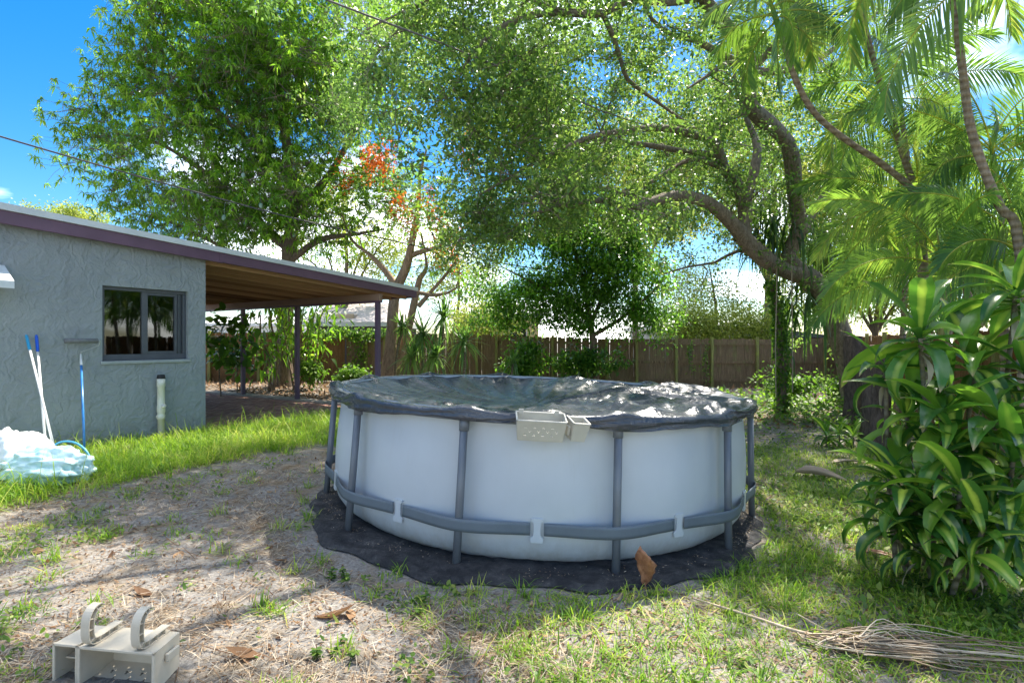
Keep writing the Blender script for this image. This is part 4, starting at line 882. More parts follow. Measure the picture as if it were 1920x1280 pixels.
MB().tube(ring, .03, 10, False).build('top_rail', M['leg'], pool, smooth=True)

# cover: sagging vinyl sheet with folds and a hanging skirt
na = 480; ph = np.linspace(0, 2 * np.pi, na, endpoint=False); dl = dleg(ph) / R(15)
rs = np.concatenate([np.linspace(0.02, 2.02, 64), [2.05, 2.085, 2.112, 2.118, 2.120, 2.121, 2.122, 2.122, 2.120]])
RI = 2.07; pk = np.exp(-(dl / .22) ** 2)
rel = ph - PHI0
foldn = np.zeros(na)
for q, am_ in ((23, .30), (37, .35), (61, .25), (89, .18)): foldn += am_ * np.sin(q * ph + 1.7 * np.sin(3 * ph + q) + q)
def ridged(ph, r, q, s): return 1 - 2 * np.abs(np.sin(q * ph * .5 + s + 1.5 * np.sin(2.3 * ph + s) + .7 * r))
V = []
for i, r in enumerate(rs):
    x, y = r * np.cos(ph), r * np.sin(ph); u = min(1.0, r / RI)
    if r < 2.05:
        deep = .215
        lean = -.085 * x / 2.07 + .055 * y / 2.07                    # deeper towards the far left
        sag = (deep + lean) * (1 - u ** 2.6) ** .9
        z = 1.138 - sag - .030 * (1 - pk) * u ** 5
        env = (u ** 1.4) * (1 - u ** 14) * 1.2
        z = z + env * (.030 * ridged(ph, r, 12, .3) + .020 * ridged(ph, r, 29, 2.1) + .010 * ridged(ph, r, 71, 1.1) * np.clip(np.sin(3 * ph + 1), 0, 1))
        for (hx, hy, hh_, hs, q) in ((.80, -.35, .17, .62, 11), (1.45, .25, .11, .45, 8), (.1, -1.35, .05, .6, 0), (-1.1, -1.0, .04, .5, 6), (1.0, -1.3, .07, .5, 7)):
            dx_, dy_ = x - hx, y - hy; d_ = np.sqrt(dx_ ** 2 + dy_ ** 2); an = np.arctan2(dy_, dx_)
            z = z + hh_ * np.exp(-(d_ / hs) ** 1.4)
            if q: z = z + .016 * np.exp(-((d_ - hs * .75) / (hs * .6)) ** 2) * ridged(an, 0, q * 2, hx)
        V.append(np.column_stack([x, y, z]))
    else:
        j = i - 64
        zt = [1.126, 1.128, 1.118, 1.102, 1.084, 1.068, 1.052, 1.038, 1.024][j] + (.016 * pk - .026 * (1 - pk)) * (1 - j / 8)
        hem = (.020 * np.sin(5 * ph + 1) + .010 * np.sin(13 * ph)) * max(0, j - 3) / 5
        wr = .011 * ridged(ph + .05 * j, 0, 46, .5) * np.clip(.4 + np.sin(7 * ph), 0, 1) + .006 * np.sin(j * 1.7 + 5 * np.sin(4 * ph) + 9 * ph)
        rr_ = r + wr * min(1, j / 4) + .024 * np.exp(-(dl / .30) ** 2) * (j > 1)
        V.append(np.column_stack([rr_ * np.cos(ph), rr_ * np.sin(ph), zt - hem + .006 * foldn * (j > 1)]))
V = np.concatenate(V); k = np.arange(na); k2 = (k + 1) % na
F = np.concatenate([np.column_stack([i * na + k, i * na + k2, (i + 1) * na + k2, (i + 1) * na + k]) for i in range(len(rs) - 1)])
cov = put('pool_cover', mesh_np('pool_cover', V, F, smooth=True), M['cover'], None, PC, (0, TILT, 0))
tag(cov, 'dark blue-grey vinyl cover sagging and wrinkled over the pool rim', 'pool cover')

# black ground cloth under the pool
na = 200; ph = np.linspace(0, 2 * np.pi, na, endpoint=False); V = []
edge = 2.12 + .03 * np.sin(5 * ph + .5) + .035 * np.sin(13 * ph + 1) + .02 * np.sin(29 * ph) + .25 * np.clip(np.cos(ph - PHI0), 0, 1) ** 1.2 + .05 * np.clip(-np.cos(ph), 0, 1)
rl_ = [0.0, .6, .80, .86, .90, .93, .96, .98, 1.0]
for i, f in enumerate(rl_):
    rr_ = f * edge + .01; x = PC[0] + rr_ * np.cos(ph); y = PC[1] + rr_ * np.sin(ph)
    wr = (.022 * np.abs(np.sin(11 * ph + 14 * f + 2 * np.sin(5 * ph))) + .018 * np.abs(np.sin(27 * ph - 22 * f + 2 * np.sin(7 * ph)))) * (f > .75)
    V.append(np.column_stack([x, y, gz(x, y) + .008 + wr * np.clip((edge - 2.10) / .22, .15, 1) * (1 if f < 1 else .2) + (.012 if i in (7,) else 0)]))
V = np.concatenate(V); k = np.arange(na); k2 = (k + 1) % na
F = np.concatenate([np.column_stack([i * na + k, i * na + k2, (i + 1) * na + k2, (i + 1) * na + k]) for i in range(len(rl_) - 1)])
tag(put('ground_cloth', mesh_np('ground_cloth', V, F, smooth=True), M['cloth']), 'wrinkled black ground cloth spread beneath the pool', 'ground cloth')

# ------------------------------------------------------------------ plastic bins
def star(mb, c, ex, ey, nrm, half, sz, ang):
    """a square cell of a panel with a three-armed hole"""
    c, ex, ey = np.array(c), np.array(ex), np.array(ey)
    inn = []
    for k in range(3):
        a = ang + k * 2.094
        for da, rr_ in ((-.30, sz), (.30, sz), (1.047, sz * .34)): inn.append(c + ex * math.cos(a + da) * rr_ + ey * math.sin(a + da) * rr_)
    out = []
    for p in inn:
        d = p - c; dx_, dy_ = d.dot(ex), d.dot(ey); m_ = max(abs(dx_), abs(dy_)); out.append(c + (ex * dx_ + ey * dy_) * (half / m_))
    # add the square's corners by snapping the nearest outline point
    for cx_, cy_ in ((1, 1), (1, -1), (-1, 1), (-1, -1)):
        tgt = c + ex * cx_ * half + ey * cy_ * half
        kbest = min(range(9), key=lambda i: np.linalg.norm(out[i] - tgt)); out[kbest] = tgt
    mb.raw(out + inn, [(i, (i + 1) % 9, 9 + (i + 1) % 9, 9 + i) for i in range(9)])
def bin_(name, mat, parent, w_, d_, h_, taper=.03, holes=True, x0=0.0, thick=.005, cols=8, rows_=3):
    mb = MB(); a = w_ / 2; q = taper
    T = [(x0 - a, -d_ / 2, h_), (x0 + a, -d_ / 2, h_), (x0 + a, d_ / 2, h_), (x0 - a, d_ / 2, h_)]
    Bt = [(x0 - a + q / 2, -d_ / 2 + q, 0), (x0 + a - q / 2, -d_ / 2 + q, 0), (x0 + a - q / 2, d_ / 2, 0), (x0 - a + q / 2, d_ / 2, 0)]
    mb.raw(T + Bt, [(1, 2, 6, 5), (2, 3, 7, 6), (3, 0, 4, 7)] + ([(4, 5, 6, 7), (0, 1, 5, 4)] if not holes else []))
    if holes:
        for which in (0, 1):      # front panel and floor with star holes
            o_ = np.array(Bt[0] if which == 0 else Bt[0]); ex = unit(np.array(Bt[1]) - np.array(Bt[0]))
            Wd = np.linalg.norm(np.array(Bt[1]) - np.array(Bt[0])); ey_ = (np.array(T[0]) + np.array([q / 2, 0, 0]) - np.array(Bt[0])) if which == 0 else (np.array(Bt[3]) - np.array(Bt[0]))
            Ht = np.linalg.norm(ey_); ey = ey_ / Ht; cw = Wd / (cols + 2); nr_ = int(Ht / cw)
            ch = Ht / nr_
            for i in range(cols + 2):
                for j in range(nr_):
                    c = o_ + ex * (i + .5) * cw + ey * (j + .5) * ch
                    if 0 < i < cols + 1 and 0 < j < nr_ - (1 if which == 0 else 0) and (i + j) % 2 == 0:
                        star(mb, c, ex, ey * (ch / cw), 0, cw / 2, cw * .36, 1.57 if j % 2 else -1.57)
                    else:
                        hw_, hh_ = ex * cw / 2, ey * ch / 2; mb.raw([c - hw_ - hh_, c + hw_ - hh_, c + hw_ + hh_, c - hw_ + hh_], [(0, 1, 2, 3)])
            if which == 0:        # side slivers of the tapered front
                mb.raw([T[0], Bt[0], o_ + ey_], [(0, 1, 2)]); mb.raw([T[1], Bt[1], np.array(Bt[1]) + ey_], [(0, 2, 1)])
    o = mb.build(name, mat, parent); md = o.modifiers.new('thick', 'SOLIDIFY'); md.thickness = thick; md.offset = 0
    lip = MB()
    for p, q_ in ((T[0], T[1]), (T[1], T[2]), (T[2], T[3]), (T[3], T[0])):
        e = unit(np.array(q_) - np.array(p)) * .0055; lip.bar(np.array(p) - e, np.array(q_) + e, .011, .012)
    lip.build('rim', mat, o, bevel=.002); return o
# bin hanging on the pool rim
bp = np.array([(1012 - 960) / FP * 3.66, 3.640, 0]); bn = empty('storage_bin', (bp[0] - .005, bp[1] - .005, 0.955), R(-1.5), 'pale grey perforated bin hooked on the pool rim', 'bin')
bn.rotation_euler = (R(15), R(3.5), R(3))
bin_('basket', M['greyplastic'], bn, .325, .15, .15)
for x_ in (-.13, .11): MB().box((x_ - .016, .066, .135), (x_ + .016, .073, .175)).build('hook_tab', M['greyplastic'], bn, bevel=.002)
cupo = empty('cup_bin', (bp[0] + .24, bp[1] + .02, 0.945), R(12), 'small pale cup bin beside the perforated bin on the pool rim', 'bin')
cupo.rotation_euler = (R(14), R(6), R(16))
bin_('basket', M['greyplastic'], cupo, .115, .12, .13, .02, False)
MB().box((-.075, -.02, .03), (-.056, .02, .09)).build('clip', M['greyplastic'], cupo, bevel=.002)
# the same kind of bin lying on its back in the foreground
cg = float(gz(-1.72, 2.55))
cr_ = empty('storage_bin', (-1.755, 2.565, cg + .085), 0, 'beige perforated bin lying on its side with two curled hooks up', 'bin')
cr_.rotation_euler = (R(91), R(1.5), R(-6)); cr_.scale = (1.06,) * 3
bin_('basket', M['beige'], cr_, .335, .17, .16, .02, True, 0.03, .005, 7, 4)
cb = bin_('cup_box', M['beige'], cr_, .105, .165, .15, .015, False, -.21, .005)
MB().box((-.25, .0, .04), (-.165, .006, .11)).build('shelf', M['beige'], cb)
MB().box((-.155, .03, .05), (-.14, .06, .12)).build('clip', M['beige'], cr_)
MB().box((.20, .015, .03), (.215, .05, .10)).build('clip', M['beige'], cr_, bevel=.003)
d = .088
hp = catmull(np.array([(0, d + .014, .0), (0, d + .014, .06), (0, d + .014, .115), (0, d + .022, .148), (0, d + .05, .160), (0, d + .10, .161), (0, d + .132, .153), (0, d + .152, .134), (0, d + .155, .112), (0, d + .145, .098)]), .008)
for hx in (-.10, .125):
    mb = MB(); tg = unit(np.gradient(hp, axis=0)); nr_ = np.column_stack([np.zeros(len(hp)), tg[:, 2], -tg[:, 1]])
    wtap = np.interp(np.arange(len(hp)), [0, len(hp) * .85, len(hp)], [.012, .012, .003])
    for sg in (1, -1):
        q = hp + nr_ * (wtap * sg)[:, None]
        Vh = [(hx + sx * .019, p[1] + n_[1] * o_, p[2] + n_[2] * o_) for p, n_ in zip(q, nr_) for sx, o_ in ((-1, -.0018), (1, -.0018), (1, .0018), (-1, .0018))]
        Fh = [(i * 4 + a, i * 4 + (a + 1) % 4, (i + 1) * 4 + (a + 1) % 4, (i + 1) * 4 + a) for i in range(len(q) - 1) for a in range(4)] + [(0, 1, 2, 3), tuple(len(q) * 4 - 1 - a for a in range(4))]
        mb.raw(Vh, Fh)
    for i in range(3, len(hp) - 3, 5):
        a, b = hp[i] + nr_[i] * (wtap[i] - .002), hp[i] - nr_[i] * (wtap[i] - .002); mb.bar(a + [hx, 0, 0], b + [hx, 0, 0], .036, .003, tg[i] if abs(tg[i][0]) < .9 else (1, 0, 0))
    wb = [(hx, *(hp[i] + nr_[i] * wtap[i] * sg)[1:]) for i in range(len(hp)) for sg in (1, -1)]
    mb.raw(wb, [(2 * i, 2 * i + 1, 2 * i + 3, 2 * i + 2) for i in range(len(hp) - 1)])
    mb.build('hook', M['beige'], cr_)

# ------------------------------------------------------------------ things by the house wall
# pvc clean-out pipe
pp_ = G(302, 822); wl = hw(-.62, -.16); pb = np.array([wl[0], wl[1], float(gz(wl[0], wl[1]))])
pb = np.array([(302 - 960) / FP * 8.35, 8.35, float(gz(-5.4, 8.35))])
pv = empty('standpipe', pb, 0, 'white plastic clean-out pipe with black cap by the grey wall', 'pipe')
MB().lathe([(.045, -.1), (.045, .30), (.054, .302), (.056, .36), (.050, .37), (.050, .40), (.056, .41), (.056, .50), (.05, .52), (.05, .80), (.057, .805), (.057, .92), (.04, .925)], 20).build('pipe', M['pvc'], pv, smooth=True)
MB().tube([(0, 0, .46), (.055, -.03, .50), (.075, -.04, .52)], [.03, .03, .032], 12).tube([(0, 0, .34), (-.06, -.02, .34)], .02, 10).build('side_stub', M['pvc'], pv, smooth=True)
MB().lathe([(.001, .985), (.045, .985), (.05, .975), (.055, .95), (.058, .945), (.058, .926), (.001, .926)], 20).build('cap', M['black'], pv)
def wallpt(px, off=.03):
    """a point on the front wall at photo column px"""
    k_ = 119.3 - .0745 * px; Y = 6.83 * 119.3 / k_; X = (px - 960) / FP * Y; return np.array([X, Y, 0]) - HT * off
def leanpole(name, label, cat, top_px, top_py, foot, r, mats, split, group=None):
    tp = wallpt(top_px, .04); tp[2] = H - (top_py - 640) / FP * tp[1]
    root = empty(name, foot, 0, label, cat, group); a = np.zeros(3); b = tp - foot
    MB().tube([a, a + (b - a) * split], r, 10).build('pole', mats[0], root, smooth=True)
    MB().tube([a + (b - a) * split, a + (b - a) * (split + .02), a + (b - a) * .985, b], [r, r * 1.35, r * 1.25, r * .8], 10).build('grip', mats[1], root, smooth=True)
    return root, b
def onray(px, py, Y): return P(px, py, Y)
f1 = P(104, 850, 6.35); f1[2] = max(f1[2], float(gz(f1[0], f1[1])) + .02)
net, b_ = leanpole('pool_net', 'white pole with light blue grip and blue leaf net, leaning left', 'pool net', 47, 628, f1, .014, (M['whitepole'], M['cyangrip']), .86)
lp = [(.24 * math.cos(a) + .20, .12 * math.sin(a) - .05, -.10 + .20 * math.sin(a) - .12 * math.cos(a)) for a in np.linspace(0, 2 * math.pi, 33)]
MB().tube(lp, .013, 8, False).build('net_frame', M['netblue'], net, smooth=True)
f2 = P(89, 850, 6.45); f2[2] = float(gz(f2[0], f2[1])) + .02
leanpole('brush_pole', 'white pole with dark blue grip, more upright, against the grey wall', 'pole', 66, 628, f2, .014, (M['whitepole'], M['bluegrip']), .86)
f3 = P(159, 842, 6.9); f3[2] = float(gz(f3[0], f3[1]))
tp = wallpt(146, .10); tp[2] = H - (668 - 640) / FP * tp[1]
rl = empty('paint_roller', f3, 0, 'paint roller on a blue extension pole against the grey wall', 'paint roller'); b = tp - f3
MB().tube([(0, 0, 0), b * .93], .014, 10).build('pole', M['bluepole'], rl, smooth=True)
MB().tube([b * .90, b * .93, b * 1.03], [.013, .017, .010], 10).build('handle', M['whitepole'], rl, smooth=True)
rc = b + np.array([0, 0, .215]); e1 = rc - HS * .19 - HT * .02; e2 = rc + HS * .19 - HT * .02
MB().tube([e1, e1 + HS * .005, e2 - HS * .005, e2], [.028, .034, .034, .028], 14).build('roller_cover', M['roller'], rl, smooth=True)
MB().tube([b * 1.02, b + np.array([0, 0, .06]), b + HS * .10 + np.array([0, 0, .10]), b + HS * .21 + np.array([0, 0, .15]), e2 + HS * .03, e2], .005, 8).build('wire_frame', M['steel'], rl, smooth=True)
def blob(name, mat, label, cat, c, rad, seed, amp=.16, sharp=2.0, nu=110, nv=60):
    r_ = np.random.default_rng(seed); u = np.linspace(0, 2 * np.pi, nu, endpoint=False); v = np.linspace(-.5 * np.pi + .02, .5 * np.pi - .02, nv)
    U_, V_ = np.meshgrid(u, v); d_ = np.stack([np.cos(V_) * np.cos(U_), np.cos(V_) * np.sin(U_), np.sin(V_)], -1)
    n_ = 0
    for k in range(9):
        kx = r_.normal(size=3) * (1.8 + k * 1.5); n_ = n_ + (1 - 2 * np.abs(np.sin(d_ @ kx + r_.uniform(0, 6)))) / (1 + k * .55)
    p_ = d_ * (1 + amp * n_ / 2)[..., None] * np.array(rad); p_[..., 2] = np.maximum(p_[..., 2], -.35 * rad[2])
    i, j = np.meshgrid(np.arange(nv - 1), np.arange(nu), indexing='ij'); j2 = (j + 1) % nu
    F_ = np.stack([i * nu + j, i * nu + j2, (i + 1) * nu + j2, (i + 1) * nu + j], -1).reshape(-1, 4)
    o = put(name, mesh_np(name, p_.reshape(-1, 3), F_, smooth=True), mat, None, c); return tag(o, label, cat)
c = P(92, 896, 5.75); c[2] = float(gz(c[0], c[1])) + .12; blob('plastic_bag', M['mintbag'], 'crumpled mint plastic bag in the grass below the poles', 'bag', c, (.42, .34, .27), 3, .15)
c = P(8, 872, 6.0); c[2] = float(gz(c[0], c[1])) + .14; blob('plastic_sheet', M['whitebag'], 'bright white heap of plastic sheet at the left edge', 'plastic sheet', c, (.50, .42, .40), 8, .12)

# ------------------------------------------------------------------ cables and ropes
def cable(label, pts, r, mat, name='overhead_cable', cat='cable'):
    l = catmull(np.array(pts), .6); tag(put(name, mesh_np(name, *tube_np(l, np.full(len(l), r), 6), smooth=True), mat), label, cat)
cable('black overhead cable crossing low from the left sky over the carport', [P(-260, 175, 8), P(0, 256, 9.2), P(330, 350, 11), P(640, 430, 13.5), P(1000, 503, 18), P(1240, 528, 22), P(1420, 540, 27)], .016, M['cable'])
cable('grey overhead cable running down across the oak from the top edge', [P(420, -95, 6.4), P(612, 0, 7), P(830, 82, 8), P(1030, 166, 9.4), P(1180, 226, 10.8), P(1340, 262, 12.8), P(1500, 290, 15.5), P(1700, 320, 20)], .014, M['greycable'])
cable('thin line stretched under the oak fork toward the palms', [P(1080, 530, 19), P(1300, 545, 17), P(1440, 538, 14.5), P(1550, 512, 12.5), P(1640, 480, 10.5)], .006, M['greycable'])
cable('left one of two ropes hanging from the oak fork', [P(1457, 470, 12.3), P(1456, 560, 12.3), P(1454, 650, 12.3), P(1455, 745, 12.3)], .012, M['rope'], 'rope', 'rope')
cable('right one of two ropes hanging from the oak fork', [P(1484, 472, 12.2), P(1485, 580, 12.2), P(1486, 660, 12.2), P(1486, 735, 12.2)], .012, M['rope'], 'rope', 'rope')

# ------------------------------------------------------------------ striped dracaena at the right
def longleaf(n, L, Wd, droop, wave, mat, curl=0.0):
    us = np.linspace(0, 1, n); w_ = np.interp(us, [0, .12, .35, .6, .85, 1], [.35, .55, .95, 1, .55, .02])
    e = .0 - droop * us ** 1.5; st = L / (n - 1)
    x = np.concatenate([[0], np.cumsum(np.cos(e[:-1]) * st)]); z = np.concatenate([[0], np.cumsum(np.sin(e[:-1]) * st)])
    V = []; al = []; acr = []
    for i in range(n):
        tx, tz = math.cos(e[i]), math.sin(e[i]); nx, nz = -tz, tx; tw = curl * us[i]
        for a_ in (-1, -.5, 0, .5, 1):
            yy = a_ * Wd * w_[i] / 2; off = abs(a_) * Wd * w_[i] * .20 + wave * math.sin(us[i] * 15 + a_ * 2) * Wd * abs(a_)
            V.append((x[i] + nx * off, yy * math.cos(tw) , z[i] + nz * off + yy * math.sin(tw))); al.append(us[i]); acr.append(a_)
    F = [(i * 5 + c, i * 5 + c + 1, (i + 1) * 5 + c + 1, (i + 1) * 5 + c) for i in range(n - 1) for c in range(4)]
    me = mesh_np('leaf', np.array(V), np.array(F), {'rnd': np.full(len(V), rng.uniform()), 'al': al, 'ac': acr}, True); me.materials.append(mat); return me
LV = [longleaf(11, .60, .132, dr, .05, M['drac'], cu) for dr in (.5, .9, 1.3, 1.75, 2.15, 2.5) for cu in (-.4, .1, .6)]
DRYV = [longleaf(10, .48, .05, dr, .16, M['dryleaf'], 1.2) for dr in (1.6, 2.2, 2.6)]
def whorl(root, top, n, scale, droopbias=0, dry=0, elmax=1.25):
    for k in range(n):
        f = (k + .5) / n; el = -.35 + (elmax + .35) * f ** 1.25 + rng.normal() * .15; az = k * 2.399963 + rng.uniform(0, .5)
        i = int(np.clip((1 - f) * 4.2 + 1.1 + rng.normal() * .9 + droopbias, 0, 5)) * 3 + rng.integers(3)
        put('leaf', LV[i], None, root, np.array(top) + np.array([0, 0, .16 * scale * (f - .5)]), (rng.normal() * .2, -el, az), float(scale * rng.uniform(.58, 1.18)))
    for k in range(dry):
        put('leaf', DRYV[rng.integers(3)], None, root, np.array(top) - np.array([0, 0, .08]), (0, .5 + rng.normal() * .2, rng.uniform(0, 6.28)), float(scale * rng.uniform(.7, 1)))
dbase = np.array([3.10, 4.05, float(gz(3.1, 4.05))])
drac = empty('dracaena', dbase, 0, 'large leafy dracaena clump with yellow-striped leaves at the right', 'plant')
for (x, y, Y, n, sc, dry) in ((1725, 640, 3.95, 22, 1.0, 1), (1830, 690, 4.15, 20, .95, 2), (1905, 560, 4.1, 22, 1.0, 1), (1765, 790, 3.85, 20, .95, 2), (1870, 800, 3.75, 20, .95, 1),
                           (1700, 930, 3.75, 20, .85, 1), (1800, 930, 3.55, 18, .85, 1), (1890, 935, 3.55, 20, .85, 0), (1845, 1000, 3.4, 14, .72, 0), (1930, 720, 3.9, 16, .95, 0), (1700, 790, 4.15, 14, .8, 1), (1745, 985, 3.6, 14, .75, 0), (1680, 985, 3.75, 14, .7, 0), (1790, 850, 3.7, 18, .9, 0), (1900, 1000, 3.35, 14, .75, 0), (1660, 700, 4.1, 10, .75, 0), (1720, 1030, 3.6, 12, .62, 0), (1820, 1045, 3.35, 12, .62, 0), (1665, 900, 3.9, 12, .7, 1), (1900, 870, 3.6, 14, .85, 1)):
    top = P(x, y, Y) - dbase; bx = np.array([top[0] * .55 + rng.normal() * .06, top[1] * .6 + rng.normal() * .06, -.06])
    l = catmull(np.array([bx, (bx + top) / 2 + rng.normal(size=3) * .05, top + np.array([0, 0, .05])]), .06)
    put('stem', mesh_np('stem', *tube_np(l, np.linspace(.02, .015, len(l)), 8), smooth=True), M['cane'], drac)
    whorl(drac, top, n, sc, 0, dry + 1, 1.1)
sb = G(1568, 838); sdr = empty('dracaena', sb, 0, 'small young striped dracaena in the sunny ground cover', 'plant')
for dx_, dy_ in ((-.16, 0), (.08, .05), (.24, -.06)):
    put('stem', mesh_np('stem', *tube_np(np.array([(dx_, dy_, -.03), (dx_, dy_, .08), (dx_, dy_, .18)]), np.full(3, .012), 6), smooth=True), M['cane'], sdr)
    whorl(sdr, (dx_, dy_, .17), 11, .62, -.5, 0, 1.4)

# cut stumps
for (label, x, ytop, ybase, r_) in (('tall cut tree stump with dark bark behind the dracaena leaves', 1640, 648, 842, .175), ('reddish cut stump just behind the taller dark stump', 1600, 630, 800, .16)):
    g_ = G(x, ybase); top = H - (ytop - 640) / FP * g_[1] - g_[2]
    root = empty('tree_stump', g_, 0, label, 'stump'); zz = np.linspace(-.1, top, 14)
    l = np.column_stack([.02 * np.sin(zz * 3), .02 * np.cos(zz * 2.3), zz]); rr_ = r_ * (1 + .35 * np.exp(-(zz + .1) * 5) + .05 * np.sin(zz * 9))
    V, F = tube_np(l, rr_, 22); an = np.tile(np.arange(22), 14); V[:, :2] *= (1 + .06 * np.sin(an * 2.1 + V[:, 2] * 2) + .05 * np.sin(an * 4.7 + V[:, 2]) + .03 * np.where(an % 2, 1, -1))[:, None]
    put('trunk', mesh_np('trunk', V, F, smooth=True), M['stump'], root)
    tv = V[-22:]; put('cut_face', MB().raw(list(tv) + [tv.mean(0) + [0, 0, .015]], [(i, (i + 1) % 22, 22) for i in range(22)]).mesh('cut_face'), M['beam'], root)

# ------------------------------------------------------------------ yuccas, shrubs, vines by the fence
def yucca(label, x, y, Y, Ls, n=70, foot=None):
    top = P(x, y, Y); b = np.array([top[0] + rng.normal() * .1, top[1] + .05, 0]); b[2] = float(gz(b[0], b[1])) - .03
    root = empty('yucca', b, 0, label, 'plant', 'spiky yuccas by the fence')
    l = catmull(np.array([b, (b + top) / 2 + rng.normal(size=3) * .08, top]), .1)
    put('stem', mesh_np('stem', *tube_np(l - b, np.linspace(.05, .035, len(l)), 7), smooth=True), M['cane'], root)
    az = rng.uniform(0, 6.28, n); el = rng.uniform(-1.1, 1.4, n); D = np.column_stack([np.cos(az) * np.cos(el), np.sin(az) * np.cos(el), np.sin(el)])
    V, F, idx, al, _ = strips(np.tile(top - b, (n, 1)) + rng.normal(size=(n, 3)) * .05, D, np.tile((0, 0, 1.0), (n, 1)) + .2 * rdir(n), Ls * rng.uniform(.8, 1.3, n), .050, (0, .3, .7, 1), (.7, 1, .7, .05), rng.uniform(0, .4, n) + .35 * (el < 0))
    put('leaf_rosette', mesh_np('leaf_rosette', V, F, {'rnd': rng.uniform(0, 1, n)[idx], 'al': al}), M['yucca'], root)
yucca('tallest spiky yucca against the poinciana trunk', 832, 592, 16.4, .75, 80)
yucca('bushy spiky yucca left of the tallest one', 792, 625, 16.2, .72, 90)
yucca('low spiky yucca close to the poinciana base', 772, 668, 15.8, .65, 80)
yucca('round yucca rosette standing alone right of the others', 870, 640, 16.6, .72, 85)
yucca('drooping yucca head beneath the bushy one', 815, 665, 15.9, .68, 90)
yucca('small yucca tuft nearest the lavender post', 755, 612, 16.8, .5, 60)
yucca('narrow spiky plant growing beside the dark fence shrub', 962, 680, 17.5, .6, 50)
def shrub(name, label, x, y, Y, rx, rz_, n, per, L, mat, spread=.12, group=None, wd=.55):
    c = P(x, y, Y); b = np.array([c[0], c[1], float(gz(c[0], c[1]))])
    A = inellipsoids(n, [(c, (rx, rx * .6, rz_))], .6); A[:, 2] = np.maximum(A[:, 2], b[2] + .06)
    limbs = [catmull(np.array([[*(b - [0, 0, .05]), .02], [*((b + c) / 2 + rng.normal(size=3) * .05), .015], [*c, .01]]), .08)]
    tw, ends = grow(limbs, A, .012, .1, .05, tip=.002)
    V, F, rnd, al = spray(ends, per, spread, L, L * wd, (0, .35, .75, 1), (.3, 1, .8, .06), up=.5, droop=.3)
    root = empty(name, b, 0, label, 'plant', group)
    put('stem', wood(limbs, tw, 6, 4).mesh('stem', True), M['cane'], root, -b); put('foliage', mesh_np('foliage', V, F, {'rnd': rnd, 'al': al}), mat, root, -b)
shrub('shrub', 'dark shrub against the back fence behind the pool cover', 985, 672, 18.6, .9, .75, 50, 40, .13, M['darktree'])
shrub('shrub', 'sunlit shrub with pale leaves below the leafy dark tree', 1100, 675, 18.5, 1.3, .6, 60, 34, .15, M['phil'])
shrub('shrub', 'leafy bush rising at the foot of the ivy-covered trunk', 1480, 722, 15, .9, .35, 46, 30, .12, M['ivy'])
shrub('shrub', 'low leafy bush in front of the right end of the fence', 1590, 728, 14, .8, .35, 40, 30, .12, M['ivy'])
shrub('shrub', 'yellowish small bush behind the middle carport post', 580, 690, 16.6, .35, .35, 26, 30, .11, M['ivy'])
shrub('shrub', 'low fern clump by the foot of the gate', 655, 700, 18, .7, .25, 34, 30, .12, M['ivy'])
shrub('vine', 'big-leaved pothos vine climbing at the house corner', 415, 622, 14.5, .70, .75, 26, 7, .27, M['phil'], .22, None, .62)
shrub('vine', 'trailing big-leaved vine hanging down beside the first carport post', 445, 668, 15.4, .4, .8, 22, 7, .24, M['phil'], .16, None, .62)
# thin-stemmed shrubs under the carport
def stems(label, x, Y, tops, r_, mat, leafm, per, L, bark):
    g_ = np.array([(x - 960) / FP * Y, Y, 0]); g_[2] = float(gz(g_[0], g_[1])) - .04
    root = empty('multistem_shrub', g_, 0, label, 'plant'); ends = []; i = 0
    for (tx, ty) in tops:
        t_ = P(tx, ty, Y + rng.normal() * .3); l = catmull(np.array([g_ + rng.normal(size=3) * [.06, .06, 0], g_ * .6 + t_ * .4 + rng.normal(size=3) * .10, g_ * .25 + t_ * .75 + rng.normal(size=3) * .10, t_]), .12)
        put('stem', mesh_np('stem', *tube_np(l - g_, np.linspace(r_, r_ * .45, len(l)), 7), smooth=True), bark, root)
        for f in (.55, .7, .85, 1.0, 1.0): ends.append((l[int((len(l) - 1) * f)] + rng.normal(size=3) * .2, np.array([0, 0, 1.0])))
    V, F, rnd, al = spray(ends, per, .22, L, L * .3, (0, .3, .7, 1), (.25, 1, .8, .05), droop=.6)
    put('foliage', mesh_np('foliage', V, F, {'rnd': rnd, 'al': al}), leafm, root, -g_)
stems('many-stemmed shrub of pale thin canes behind the middle post', 556, 16.8, [(505, 560), (522, 540), (545, 545), (560, 530), (575, 540), (600, 556), (618, 560), (590, 600)], .035, None, M['mango'], 16, .26, M['palebark'])
stems('crooked thin tree with pale trunk between the carport posts', 510, 16.2, [(497, 640), (488, 590), (505, 575)], .05, None, M['mango'], 14, .26, M['palebark'])
